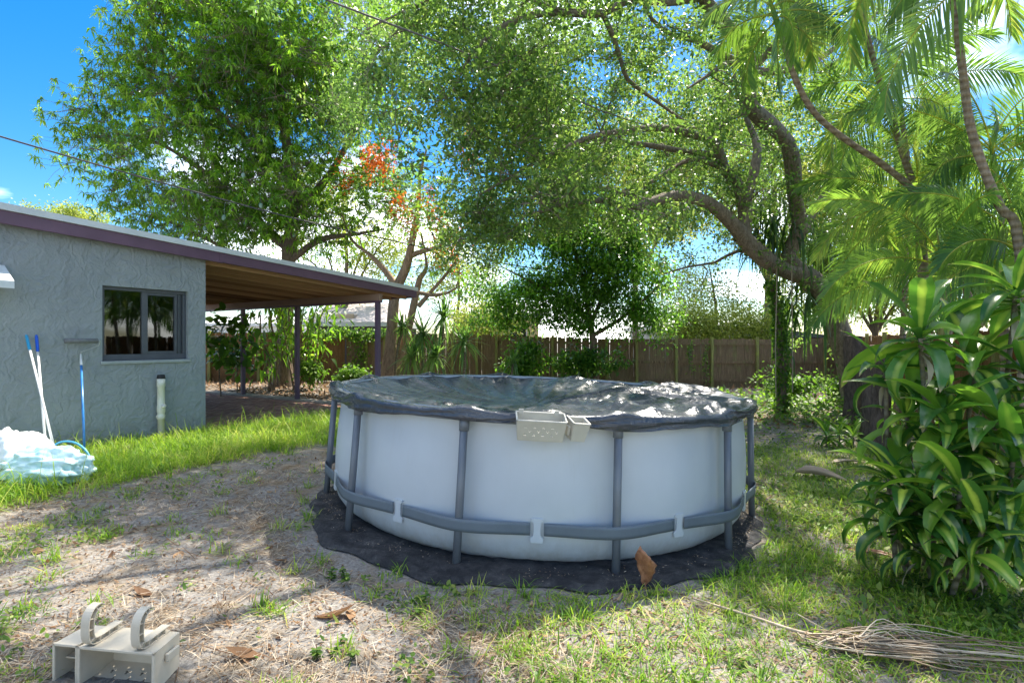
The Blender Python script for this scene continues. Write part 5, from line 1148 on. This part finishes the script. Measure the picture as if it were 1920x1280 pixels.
# vine on top of the gate and fence
def vine_along(label, pts, n, L, sig, leafm, base):
    pts = np.array(pts); l = catmull(pts, .1); idx = rng.integers(0, len(l), n); B = l[idx] + rng.normal(size=(n, 3)) * np.array(sig)
    V, F, ii_, al, _ = strips(B, unit(rdir(n) + np.array([0, -.6, -.3])), rdir(n, .3) + np.array([0, -.9, .3]), L * rng.uniform(.6, 1.2, n), L * .7, (0, .35, .75, 1), (.4, 1, .8, .05), .3)
    root = empty('vine', base, 0, label, 'plant'); b = np.array(base, float)
    put('stem', mesh_np('stem', *tube_np(l - b, np.full(len(l), .010), 5), smooth=True), M['cane'], root)
    put('foliage', mesh_np('foliage', V, F, {'rnd': rng.uniform(0, 1, n)[ii_], 'al': al}), leafm, root, -b)
vine_along('green creeper spilling along the top of the gate and fence', [P(592, 630, 19.8), P(640, 622, 19.75), P(690, 628, 19.75), P(730, 624, 19.8)], 900, .10, (.25, .1, .13), M['ivy'], P(592, 640, 19.8))
vine_along('creeper hanging down the fence right of the gate', [P(668, 625, 19.8), P(674, 660, 19.8), P(666, 700, 19.8)], 260, .10, (.18, .06, .1), M['ivy'], P(668, 705, 19.8))
for (x, y0, y1, lab) in ((1296, 640, 700, 'thin creeper on the mossy fence left of the third post'), (1325, 645, 715, 'creeper beside a green fence post near the pool')):
    vine_along(lab, [P(x, y0, 19.8), P(x - 3, (y0 + y1) / 2, 19.8), P(x + 3, y1, 19.8)], 130, .07, (.07, .04, .08), M['ivy'], P(x, y1, 19.8))
# ivy-covered trunk, strap ferns and air plant on the oak
ib = np.array([*P(1466, 740, 12.6)[:2], 0]); ib[2] = float(gz(ib[0], ib[1])) - .05
l = catmull(np.array([ib, P(1466, 690, 12.6), P(1462, 630, 12.6), P(1458, 580, 12.6), P(1446, 530, 12.6)]), .12)
root = empty('ivy_trunk', ib, 0, 'slim dead trunk wrapped in green ivy below the oak fork', 'tree')
put('trunk', mesh_np('trunk', *tube_np(l - ib, np.linspace(.12, .06, len(l)), 9), smooth=True), M['mangobark'], root)
n = 1500; k = rng.integers(0, len(l), n); fz = 1 - .55 * (l[k][:, 2:3] / 3.0)
B = l[k] + unit(rng.normal(size=(n, 3)) * [1, 1, .3]) * (.10 + .12 * rng.uniform(size=(n, 1)) * fz)
V, F, idx, al, _ = strips(B, unit(rdir(n) + [0, -.5, -.5]), rdir(n, .3) + [0, -.8, .2], .085 * rng.uniform(.6, 1.2, n), .06, (0, .35, .75, 1), (.4, 1, .8, .05), .3)
put('ivy', mesh_np('ivy', V, F, {'rnd': rng.uniform(0, .8, n)[idx], 'al': al}), M['ivy'], root, -ib)
def strapfern(label, x, y, Y, n, L, wd=.06):
    c = P(x, y, Y); az = rng.uniform(0, 6.28, n); el = rng.uniform(-.5, .7, n); D = np.column_stack([np.cos(az) * np.cos(el), np.sin(az) * np.cos(el), np.sin(el)])
    V, F, idx, al, _ = strips(rng.normal(size=(n, 3)) * [.28, .2, .3], D, np.tile((0, 0, 1.0), (n, 1)), L * rng.uniform(.6, 1.1, n), wd, (0, .2, .45, .7, 1), (.5, 1, 1, .8, .1), rng.uniform(.9, 1.8, n))
    o = put('strap_fern', mesh_np('strap_fern', V, F, {'rnd': rng.uniform(0, 1, n)[idx], 'al': al}), M['fern'], None, c); tag(o, label, 'fern')
strapfern('dark hanging strap fern between the two oak trunks', 1444, 418, 12.6, 110, .75)
strapfern('strap fern hanging under the oak trunk by the ropes', 1500, 575, 12.7, 60, .8)
strapfern('strap fern tuft right of the oak trunk among palms', 1548, 440, 12.9, 70, .8)

# ------------------------------------------------------------------ fallen things
def bract(name, label, cat, c, L, Wd, rot, mat, n=12, cup=.5, tipw=.1):
    us = np.linspace(0, 1, n); w_ = np.interp(us, [0, .2, .6, 1], [.35, 1, .8, tipw]); V = []
    for i in range(n):
        for a_ in np.linspace(-1, 1, 9):
            V.append((us[i] * L, math.sin(a_ * cup * 1.6) / (cup * 1.6) * Wd * w_[i] / 2 + .012 * math.sin(us[i] * 9 + a_ * 4) * Wd, (1 - math.cos(a_ * cup * 1.6)) * Wd * w_[i] * .5 + .05 * L * math.sin(us[i] * 3.1)))
    F = [(i * 9 + c_, i * 9 + c_ + 1, (i + 1) * 9 + c_ + 1, (i + 1) * 9 + c_) for i in range(n - 1) for c_ in range(8)]
    o = put(name, mesh_np(name, np.array(V), np.array(F), smooth=True), mat, None, c, rot)
    md = o.modifiers.new('thick', 'SOLIDIFY'); md.thickness = .004
    return tag(o, label, cat)
g_ = G(1210, 1100); rb = np.random.default_rng(5); V = []
for i in range(13):
    u = i / 12
    for c_ in range(9):
        v_ = c_ / 4 - 1; hw_ = .05 * np.interp(u, [0, .3, .55, .8, 1], [.45, .75, 1.15, 1.0, .35])
        V.append((v_ * hw_ + .03 * u * (1 - u) + (.018 * v_ * (u > .7)) + rb.normal() * .003, -.03 * math.cos(v_ * 1.9) - .05 * u + rb.normal() * .005 + .02 * math.sin(5 * u + 2 * v_), u * .25 - .05 * v_ * u * u + rb.normal() * .003))
me = mesh_np('palm_bract', np.array(V), np.array([(i * 9 + c_, i * 9 + c_ + 1, (i + 1) * 9 + c_ + 1, (i + 1) * 9 + c_) for i in range(12) for c_ in range(8)]), smooth=True)
o = put('palm_bract', me, M['rustleaf'], None, g_ + [0, 0, -.01], (0, R(-4), R(10))); md = o.modifiers.new('thick', 'SOLIDIFY'); md.thickness = .004
tag(o, 'rusty brown dried bract standing on end by the pool foot', 'dry leaf')
g_ = G(1492, 893); bract('palm_sheath', 'pale dried palm sheath lying in the sunny weeds', 'palm sheath', g_ + [0, 0, .05], .55, .20, (R(8), R(3), R(-38)), M['sheath'], cup=.9, tipw=.25)
g_ = G(1560, 872); bract('palm_sheath', 'pinkish flat palm sheath near the small dracaena', 'palm sheath', g_ + [0, 0, .03], .50, .18, (R(-8), R(2), R(10)), M['sheath'], cup=.5, tipw=.3)
g_ = G(1590, 1035); bract('palm_sheath', 'brown curled sheath at the foot of the dracaena clump', 'palm sheath', g_ + [0, 0, .02], .42, .08, (R(8), R(2), R(-32)), M['rustleaf'], cup=.6)
# dry palm frond
A0, A1, A2 = G(1300, 1130), G(1520, 1206), G(1700, 1240); A3 = G(1940, 1258)
df = empty('dry_palm_frond', A1, 0, 'fallen dry palm frond with tangled tan leaflets in the grass', 'palm frond')
rc = catmull(np.array([A0 + [0, 0, .03], (A0 + A1) / 2 + [0, 0, .04], A1 + [0, 0, .05], A2 + [0, 0, .06]]), .05)
put('rachis', mesh_np('rachis', *tube_np(rc - A1, np.linspace(.006, .011, len(rc)), 6), smooth=True), M['sheath'], df)
ac = Acc(); n = 90
for i in range(n):
    f = rng.uniform(.66, 1.0); p0 = rc[int(f * (len(rc) - 1))] + rng.normal(size=3) * [.05, .05, .012]
    off = np.array([rng.normal() * .10, rng.normal() * .030, 0]); e = A3 * .72 + A2 * .28 + off * 1.6 + np.array([rng.normal() * .30, 0, .03]) if i > 45 else p0 + (A3 - A2) * rng.uniform(.35, .8) + off * [1, 1.6, 0]
    e[2] = float(gz(e[0], e[1])) + rng.uniform(.01, .07); m_ = (p0 + e) / 2 + np.array([rng.normal() * .12, rng.normal() * .06, rng.uniform(.01, .06)])
    c = catmull(np.array([p0, m_, e]), .05); wdt = np.linspace(.0045, .0015, len(c)); V, F = tube_np(c - A1, wdt, 4); V[:, 2] = np.maximum(V[:, 2], gz(V[:, 0] + A1[0], V[:, 1] + A1[1]) - A1[2] + .002)
    ac.add(V, F, rnd=rng.uniform(.2, 1), al=.5)
put('leaflets', ac.mesh('leaflets'), M['straw'], df)
tag(df.children[-1] if df.children else df, None)
# single dead leaves
DL = []
for k in range(6):
    V, F, idx, al, acr = strips(np.zeros((1, 3)), np.array([[1.0, 0, 0]]), np.array([[0, 0, 1.0]]), .13, .055, np.linspace(0, 1, 7), (.1, .6, .95, 1, .8, .45, .03), -.25 + .12 * k, .25 - .1 * (k % 3), 3)
    me = mesh_np('dead_leaf', V, F, {'rnd': np.full(len(V), .25 + .13 * k), 'al': al}, True); me.materials.append(M['litter']); DL.append(me)
spots = [(590, 1158, 1.7, 'long curled brown leaf on the sand below the ground cloth'), (488, 1232, 1.3, 'tan dead leaf on sand right of the beige bin'), (660, 1145, 1.1, 'small dead leaf just below the left of the ground cloth'),
    (340, 1035, 1.2, 'brown leaf in the straw between bin and lush grass'), (860, 1128, 1.0, 'dead leaf close to the front hem of the ground cloth'), (1710, 1185, 1.2, 'dead leaf lying above the dry palm frond'),
    (285, 1118, 1.1, 'dead leaf lying directly behind the beige bin hooks'), (540, 1050, 1.0, 'dead leaf in the sunny patch left of the pool'), (70, 1040, 1.2, 'dead leaf nearest the left edge of the yard'),
    (905, 1190, 1.0, 'dead leaf at the bottom middle of the sandy foreground'), (1490, 1040, 1.0, 'dead leaf in the weeds right of the pool legs'), (1800, 1100, 1.1, 'dead leaf in the shade under the dracaena')]
for k, (x, y, sc_, lab) in enumerate(spots):
    g_ = G(x, y); o = put('dead_leaf', DL[k % 6], None, None, g_ + [0, 0, .012], (rng.normal() * .2, rng.normal() * .12, (.25 if k == 0 else rng.uniform(0, 6.28))), sc_)
    tag(o, lab, 'dead leaf', 'dead leaves on the ground')

# ------------------------------------------------------------------ grass, weeds, straw and litter
def hcoord(X, Y):
    dx_, dy_ = X - HC[0], Y - HC[1]; return dx_ * HS[0] + dy_ * HS[1], -(dx_ * HT[0] + dy_ * HT[1])
def scatter(n, xr, yr, fn, pw=1.6):
    u = rng.uniform(size=n); a, b = yr[0] ** (1 - pw), yr[1] ** (1 - pw); Y = (a + (b - a) * u) ** (1 / (1 - pw))
    X = rng.uniform(xr[0], xr[1], n) if len(xr) == 2 else rng.uniform(xr[0], xr[1], n) * (Y / yr[1])
    k = rng.uniform(size=n) < fn(X, Y); return X[k], Y[k]
def pooldist(X, Y): return np.hypot(X - PC[0], Y - PC[1])
def free(X, Y, r=2.27):
    s_, d_ = hcoord(X, Y); return (pooldist(X, Y) > r - .12 + .25 * np.clip((PC[1] - Y) / 2.3, 0, 1) ** 1.2) & ~((d_ < .02) & (s_ < SP + .25)) & ~((np.abs(X + 1.77) < .30) & (np.abs(Y - 2.48) < .17))
def f_lush(X, Y):
    s_, d_ = hcoord(X, Y); e = 2.75 + .28 * fnoise(X, Y, 1.6) ; edge_ = np.clip((e - d_) / .5, 0, 1)
    return edge_ * free(X, Y) * (X < -1.6) * np.clip((4.1 - s_) / .6, 0, 1) * (.72 + .28 * np.clip(fnoise(X, Y, 3.1, 2), -1, 1))
def f_front(X, Y):           # grass of the right foreground
    v_ = np.clip((fnoise(X, Y, 1.5, 1) + .2 + .25 * np.clip(X - .2, -2, 2)) * 1.6, .3, 1); return v_ * free(X, Y) * np.clip((X + .4) / 1.0, 0, 1) * (Y < 9)
def f_left(X, Y):
    v_ = np.clip((fnoise(X, Y, 2.6, 3) - .25) * 1.6, 0, 1); return v_ * free(X, Y) * (X < 1.2)
def f_right(X, Y):
    return free(X, Y) * (X > 1.9) * np.clip(fnoise(X, Y, 1.6, 4) * .9 + .55, .1, 1)
def blades(name, label, X, Y, L, Wd, tilt, droop, mat, rlo=0.0, rhi=1.0):
    n = len(X); B = np.column_stack([X, Y, gz(X, Y) - .004]); az = rng.uniform(0, 6.28, n); ti = np.abs(rng.normal(size=n)) * tilt
    D = np.column_stack([np.cos(az) * np.sin(ti), np.sin(az) * np.sin(ti), np.cos(ti)]); S = np.column_stack([-np.sin(az), np.cos(az), np.zeros(n)])
    Ls = L * rng.uniform(.45, 1.25, n); dr = droop * rng.uniform(.2, 1.3, n)
    us = np.array((0, .35, .7, 1)); C = B[:, None] + D[:, None] * (Ls[:, None] * us)[..., None]
    out_ = np.column_stack([np.cos(az), np.sin(az), np.zeros(n)]); C = C + out_[:, None] * (dr * Ls * .8)[:, None, None] * (us ** 2)[None, :, None]; C[..., 2] -= (dr * Ls * .62)[:, None] * us ** 2.4
    C[..., 2] = np.maximum(C[..., 2], B[:, None, 2] + .004)
    w_ = (Wd * rng.uniform(.7, 1.3, n))[:, None] * np.array((.8, 1, .7, .08))[None] / 2
    V = np.stack([C - S[:, None] * w_[..., None], C + S[:, None] * w_[..., None]], 2).reshape(-1, 3)
    i = np.arange(3); f = np.stack([i * 2, i * 2 + 1, i * 2 + 3, i * 2 + 2], -1); F = (np.arange(n)[:, None, None] * 8 + f[None]).reshape(-1, 4)
    rnd = np.repeat(np.clip(rlo + (rhi - rlo) * (rng.uniform(size=n) * .6 + .4 * np.clip(.5 + .5 * fnoise(X, Y, 4, 5), 0, 1)), 0, 1), 8)
    o = put(name, mesh_np(name, V, F, {'rnd': rnd, 'al': np.tile(np.repeat(us, 2), n)}), mat); return tag(o, label, 'grass' if 'grass' in name else None, kind='stuff')
X, Y = scatter(120000, (-9.5, -1.6), (3.6, 12.5), f_lush, .6); print('lush', len(X))
blades('lush_grass', 'tall bright green grass in front of the grey wall', X, Y, .24, .0085, .6, .85, M['grass'], .05, .95)
X, Y = scatter(24000, (-9.5, -1.6), (3.6, 12.5), lambda X, Y: f_lush(X, Y) * np.clip(.35 + .9 * fnoise(X, Y, 2.3, 8), 0, 1), .6)
blades('tall_grass', 'long arching grass stalks standing above the lush grass', X, Y, .46, .0075, .5, 1.15, M['grass'], .2, 1.0)
X, Y = scatter(130000, (-3, 7), (2.2, 9), f_front, 1.2); print('front', len(X))
blades('lawn_grass', 'patchy green lawn grass in the right foreground', X, Y, .115, .0065, .7, .8, M['grass'])
X, Y = scatter(60000, (-5, 1.5), (2.2, 7.5), f_left, 1.2); print('left', len(X))
blades('sparse_grass', 'sparse tufts of grass on the bare left ground', X, Y, .065, .006, .8, .6, M['grass'])
# taller single tufts
tx, ty = scatter(900, (-4.5, 5), (2.3, 8), lambda X, Y: free(X, Y) * .16, 1.2)
TX = np.repeat(tx, 26) + rng.normal(size=len(tx) * 26) * .035; TY = np.repeat(ty, 26) + rng.normal(size=len(tx) * 26) * .035
blades('grass_tufts', 'taller loose grass tufts scattered over the yard', TX, TY, .13, .006, .55, .7, M['grass'])
def flatbits(name, label, X, Y, L, Wd, mat, zmax, curl=.25, us=(0, .35, .75, 1), ws=(.3, 1, .8, .06), tilt=.25, zmin=.003):
    n = len(X); B = np.column_stack([X, Y, gz(X, Y) + rng.uniform(zmin, zmax, n)]); az = rng.uniform(0, 6.28, n)
    D = np.column_stack([np.cos(az), np.sin(az), rng.normal(size=n) * tilt]); V, F, idx, al, _ = strips(B, D, rdir(n) * tilt + [0, 0, 1.0], L * rng.uniform(.5, 1.4, n), Wd * rng.uniform(.6, 1.3, n), us, ws, curl * rng.normal(size=n))
    o = put(name, mesh_np(name, V, F, {'rnd': rng.uniform(0, 1, n)[idx], 'al': al}), mat); return tag(o, label, kind='stuff')
f_st = lambda X, Y: free(X, Y, 2.5) * np.clip(.25 + .9 * fnoise(X, Y, 1.2, 7), .06, 1) * np.where(X < .6, 1, .35)
X, Y = scatter(115000, (-5.5, 5), (2.2, 8.5), f_st, 1.3); print('straw', len(X))
flatbits('dry_straw', 'dry straw thatch scattered on the sandy ground', X, Y, .10, .0034, M['straw'], .022, .12, (0, .5, 1), (.8, 1, .3), .16)
X, Y = scatter(22000, (-5.5, 6), (2.2, 14), lambda X, Y: free(X, Y, 2.3) * np.clip(.3 + .7 * fnoise(X, Y, 1.1, 9), .05, 1), 1.2)
flatbits('leaf_litter', 'small brown leaf litter on the ground', X, Y, .042, .018, M['litter'], .016, .35)
X, Y = scatter(2600, (-5, 5), (2.2, 9), lambda X, Y: free(X, Y, 2.4) * .4, 1.2)
X2, Y2 = scatter(46000, (-5, 5), (2.2, 7.5), lambda X, Y: free(X, Y, 2.4) * .75, 1.2)
flatbits('debris', 'fine dark chips of bark and leaf strewn over the sand', X2, Y2, .020, .009, M['litter'], .010, .2, (0, 1), (1, .5), .35)
flatbits('twig_litter', 'thin fallen twigs lying about the sandy ground', X, Y, .20, .006, M['litter'], .02, .10, (0, .5, 1), (1, .9, .4), .06)
# deep leaf litter between patio and fence
def f_back(X, Y):
    s_, d_ = hcoord(X, Y); return ((s_ > SP + .2) | (X > -2.2)) * (pooldist(X, Y) > 2.4) * np.where(X < 0, .9, .45) * (Y > 10.5)
X, Y = scatter(22000, (-13, 11), (10.5, 19.8), f_back, .3)
flatbits('fallen_leaves', 'carpet of brown fallen leaves before the fence', X, Y, .15, .055, M['litter'], .06, .35)
# broad-leaved ground cover at the right
X, Y = scatter(46000, (1.6, 9.5), (3.0, 16), f_right, .9); print('cover', len(X))
flatbits('ground_cover', 'low broad-leaved weeds covering the right side of the yard', X, Y, .045, .028, M['weed'], .07, .3, tilt=.5)
X, Y = scatter(9000, (2.6, 9.5), (9.5, 16.5), lambda X, Y: np.clip(.4 + fnoise(X, Y, 1.1, 3), 0, 1), .4)
flatbits('tall_ground_cover', 'taller leafy ground cover in front of the back fence', X, Y, .11, .07, M['ivy'], .34, .3, tilt=.5)
X, Y = scatter(42000, (-5, 4.8), (2.2, 7), lambda X, Y: free(X, Y) * np.clip((fnoise(X, Y, 3.3, 6) - .25) * 1.2, 0.01, 1), 1.2)
flatbits('creeping_weeds', 'small creeping weeds dotted over the bare ground', X, Y, .032, .022, M['weed'], .04, .3, tilt=.5)
# bits of dirt and leaf on the ground cloth
th = rng.uniform(0, 6.28, 2600); rr_ = rng.uniform(2.0, 2.12, 2600) + .18 * np.clip(np.cos(th - PHI0), 0, 1) * rng.uniform(0, 1, 2600)
flatbits('cloth_debris', 'specks of straw and leaf on the black cloth', PC[0] + rr_ * np.cos(th), PC[1] + rr_ * np.sin(th), .018, .005, M['straw'], .035, .2, zmin=.022)
# leafy weed plants under the dracaena
def weedplant(label, x, y, hgt, n):
    g_ = G(x, y); root = empty('weed_plant', g_, 0, label, 'plant', 'leafy weeds under the dracaena')
    B = []; D = []
    for k in range(n):
        p = g_ + np.array([rng.normal() * .07, rng.normal() * .07, 0]); t_ = p + np.array([rng.normal() * .05, rng.normal() * .05, hgt * rng.uniform(.6, 1.1)])
        put('stem', mesh_np('stem', *tube_np(np.array([p, (p + t_) / 2, t_]) - g_, np.full(3, .0025), 5)), M['ivy'], root)
        for j in range(8):
            f = .25 + .75 * j / 7; a = j * 1.57 + rng.normal() * .3
            for s_ in (0, math.pi): B.append(p + (t_ - p) * f); D.append((math.cos(a + s_), math.sin(a + s_), .35))
    B = np.array(B) - g_; m_ = len(B); V, F, idx, al, _ = strips(B, np.array(D), rdir(m_) * .3 + [0, 0, 1.0], .042 * rng.uniform(.5, 1.2, m_), .021, (0, .35, .75, 1), (.35, 1, .8, .06), .3)
    put('leaves', mesh_np('leaves', V, F, {'rnd': rng.uniform(0, .8, m_)[idx], 'al': al}), M['weed'], root)
for (x, y, h_, n, lab) in ((1790, 1128, .17, 4, 'tallest leafy weed below the dracaena clump'), (1870, 1135, .14, 5, 'leafy weed right of the tallest one under the dracaena'), (1740, 1105, .10, 4, 'low leafy weed left of the tallest one'), (1900, 1180, .12, 6, 'bushy weed close to the right edge'),
                          (1690, 1085, .09, 4, 'small weed beside the brown curled sheath'), (640, 1080, .07, 3, 'small weed on the sand left of the black cloth'), (655, 1225, .06, 3, 'tiny weed in the sandy foreground near the bottom edge'), (770, 1135, .06, 3, 'tiny weed in front of the black cloth')):
    weedplant(lab, x, y, h_, n)
print('objects', len(bpy.data.objects), 'tris', sum(sum(len(p.vertices) - 2 for p in me.polygons) if len(me.polygons) < 3000 else len(me.polygons) * 2 for me in bpy.data.meshes))
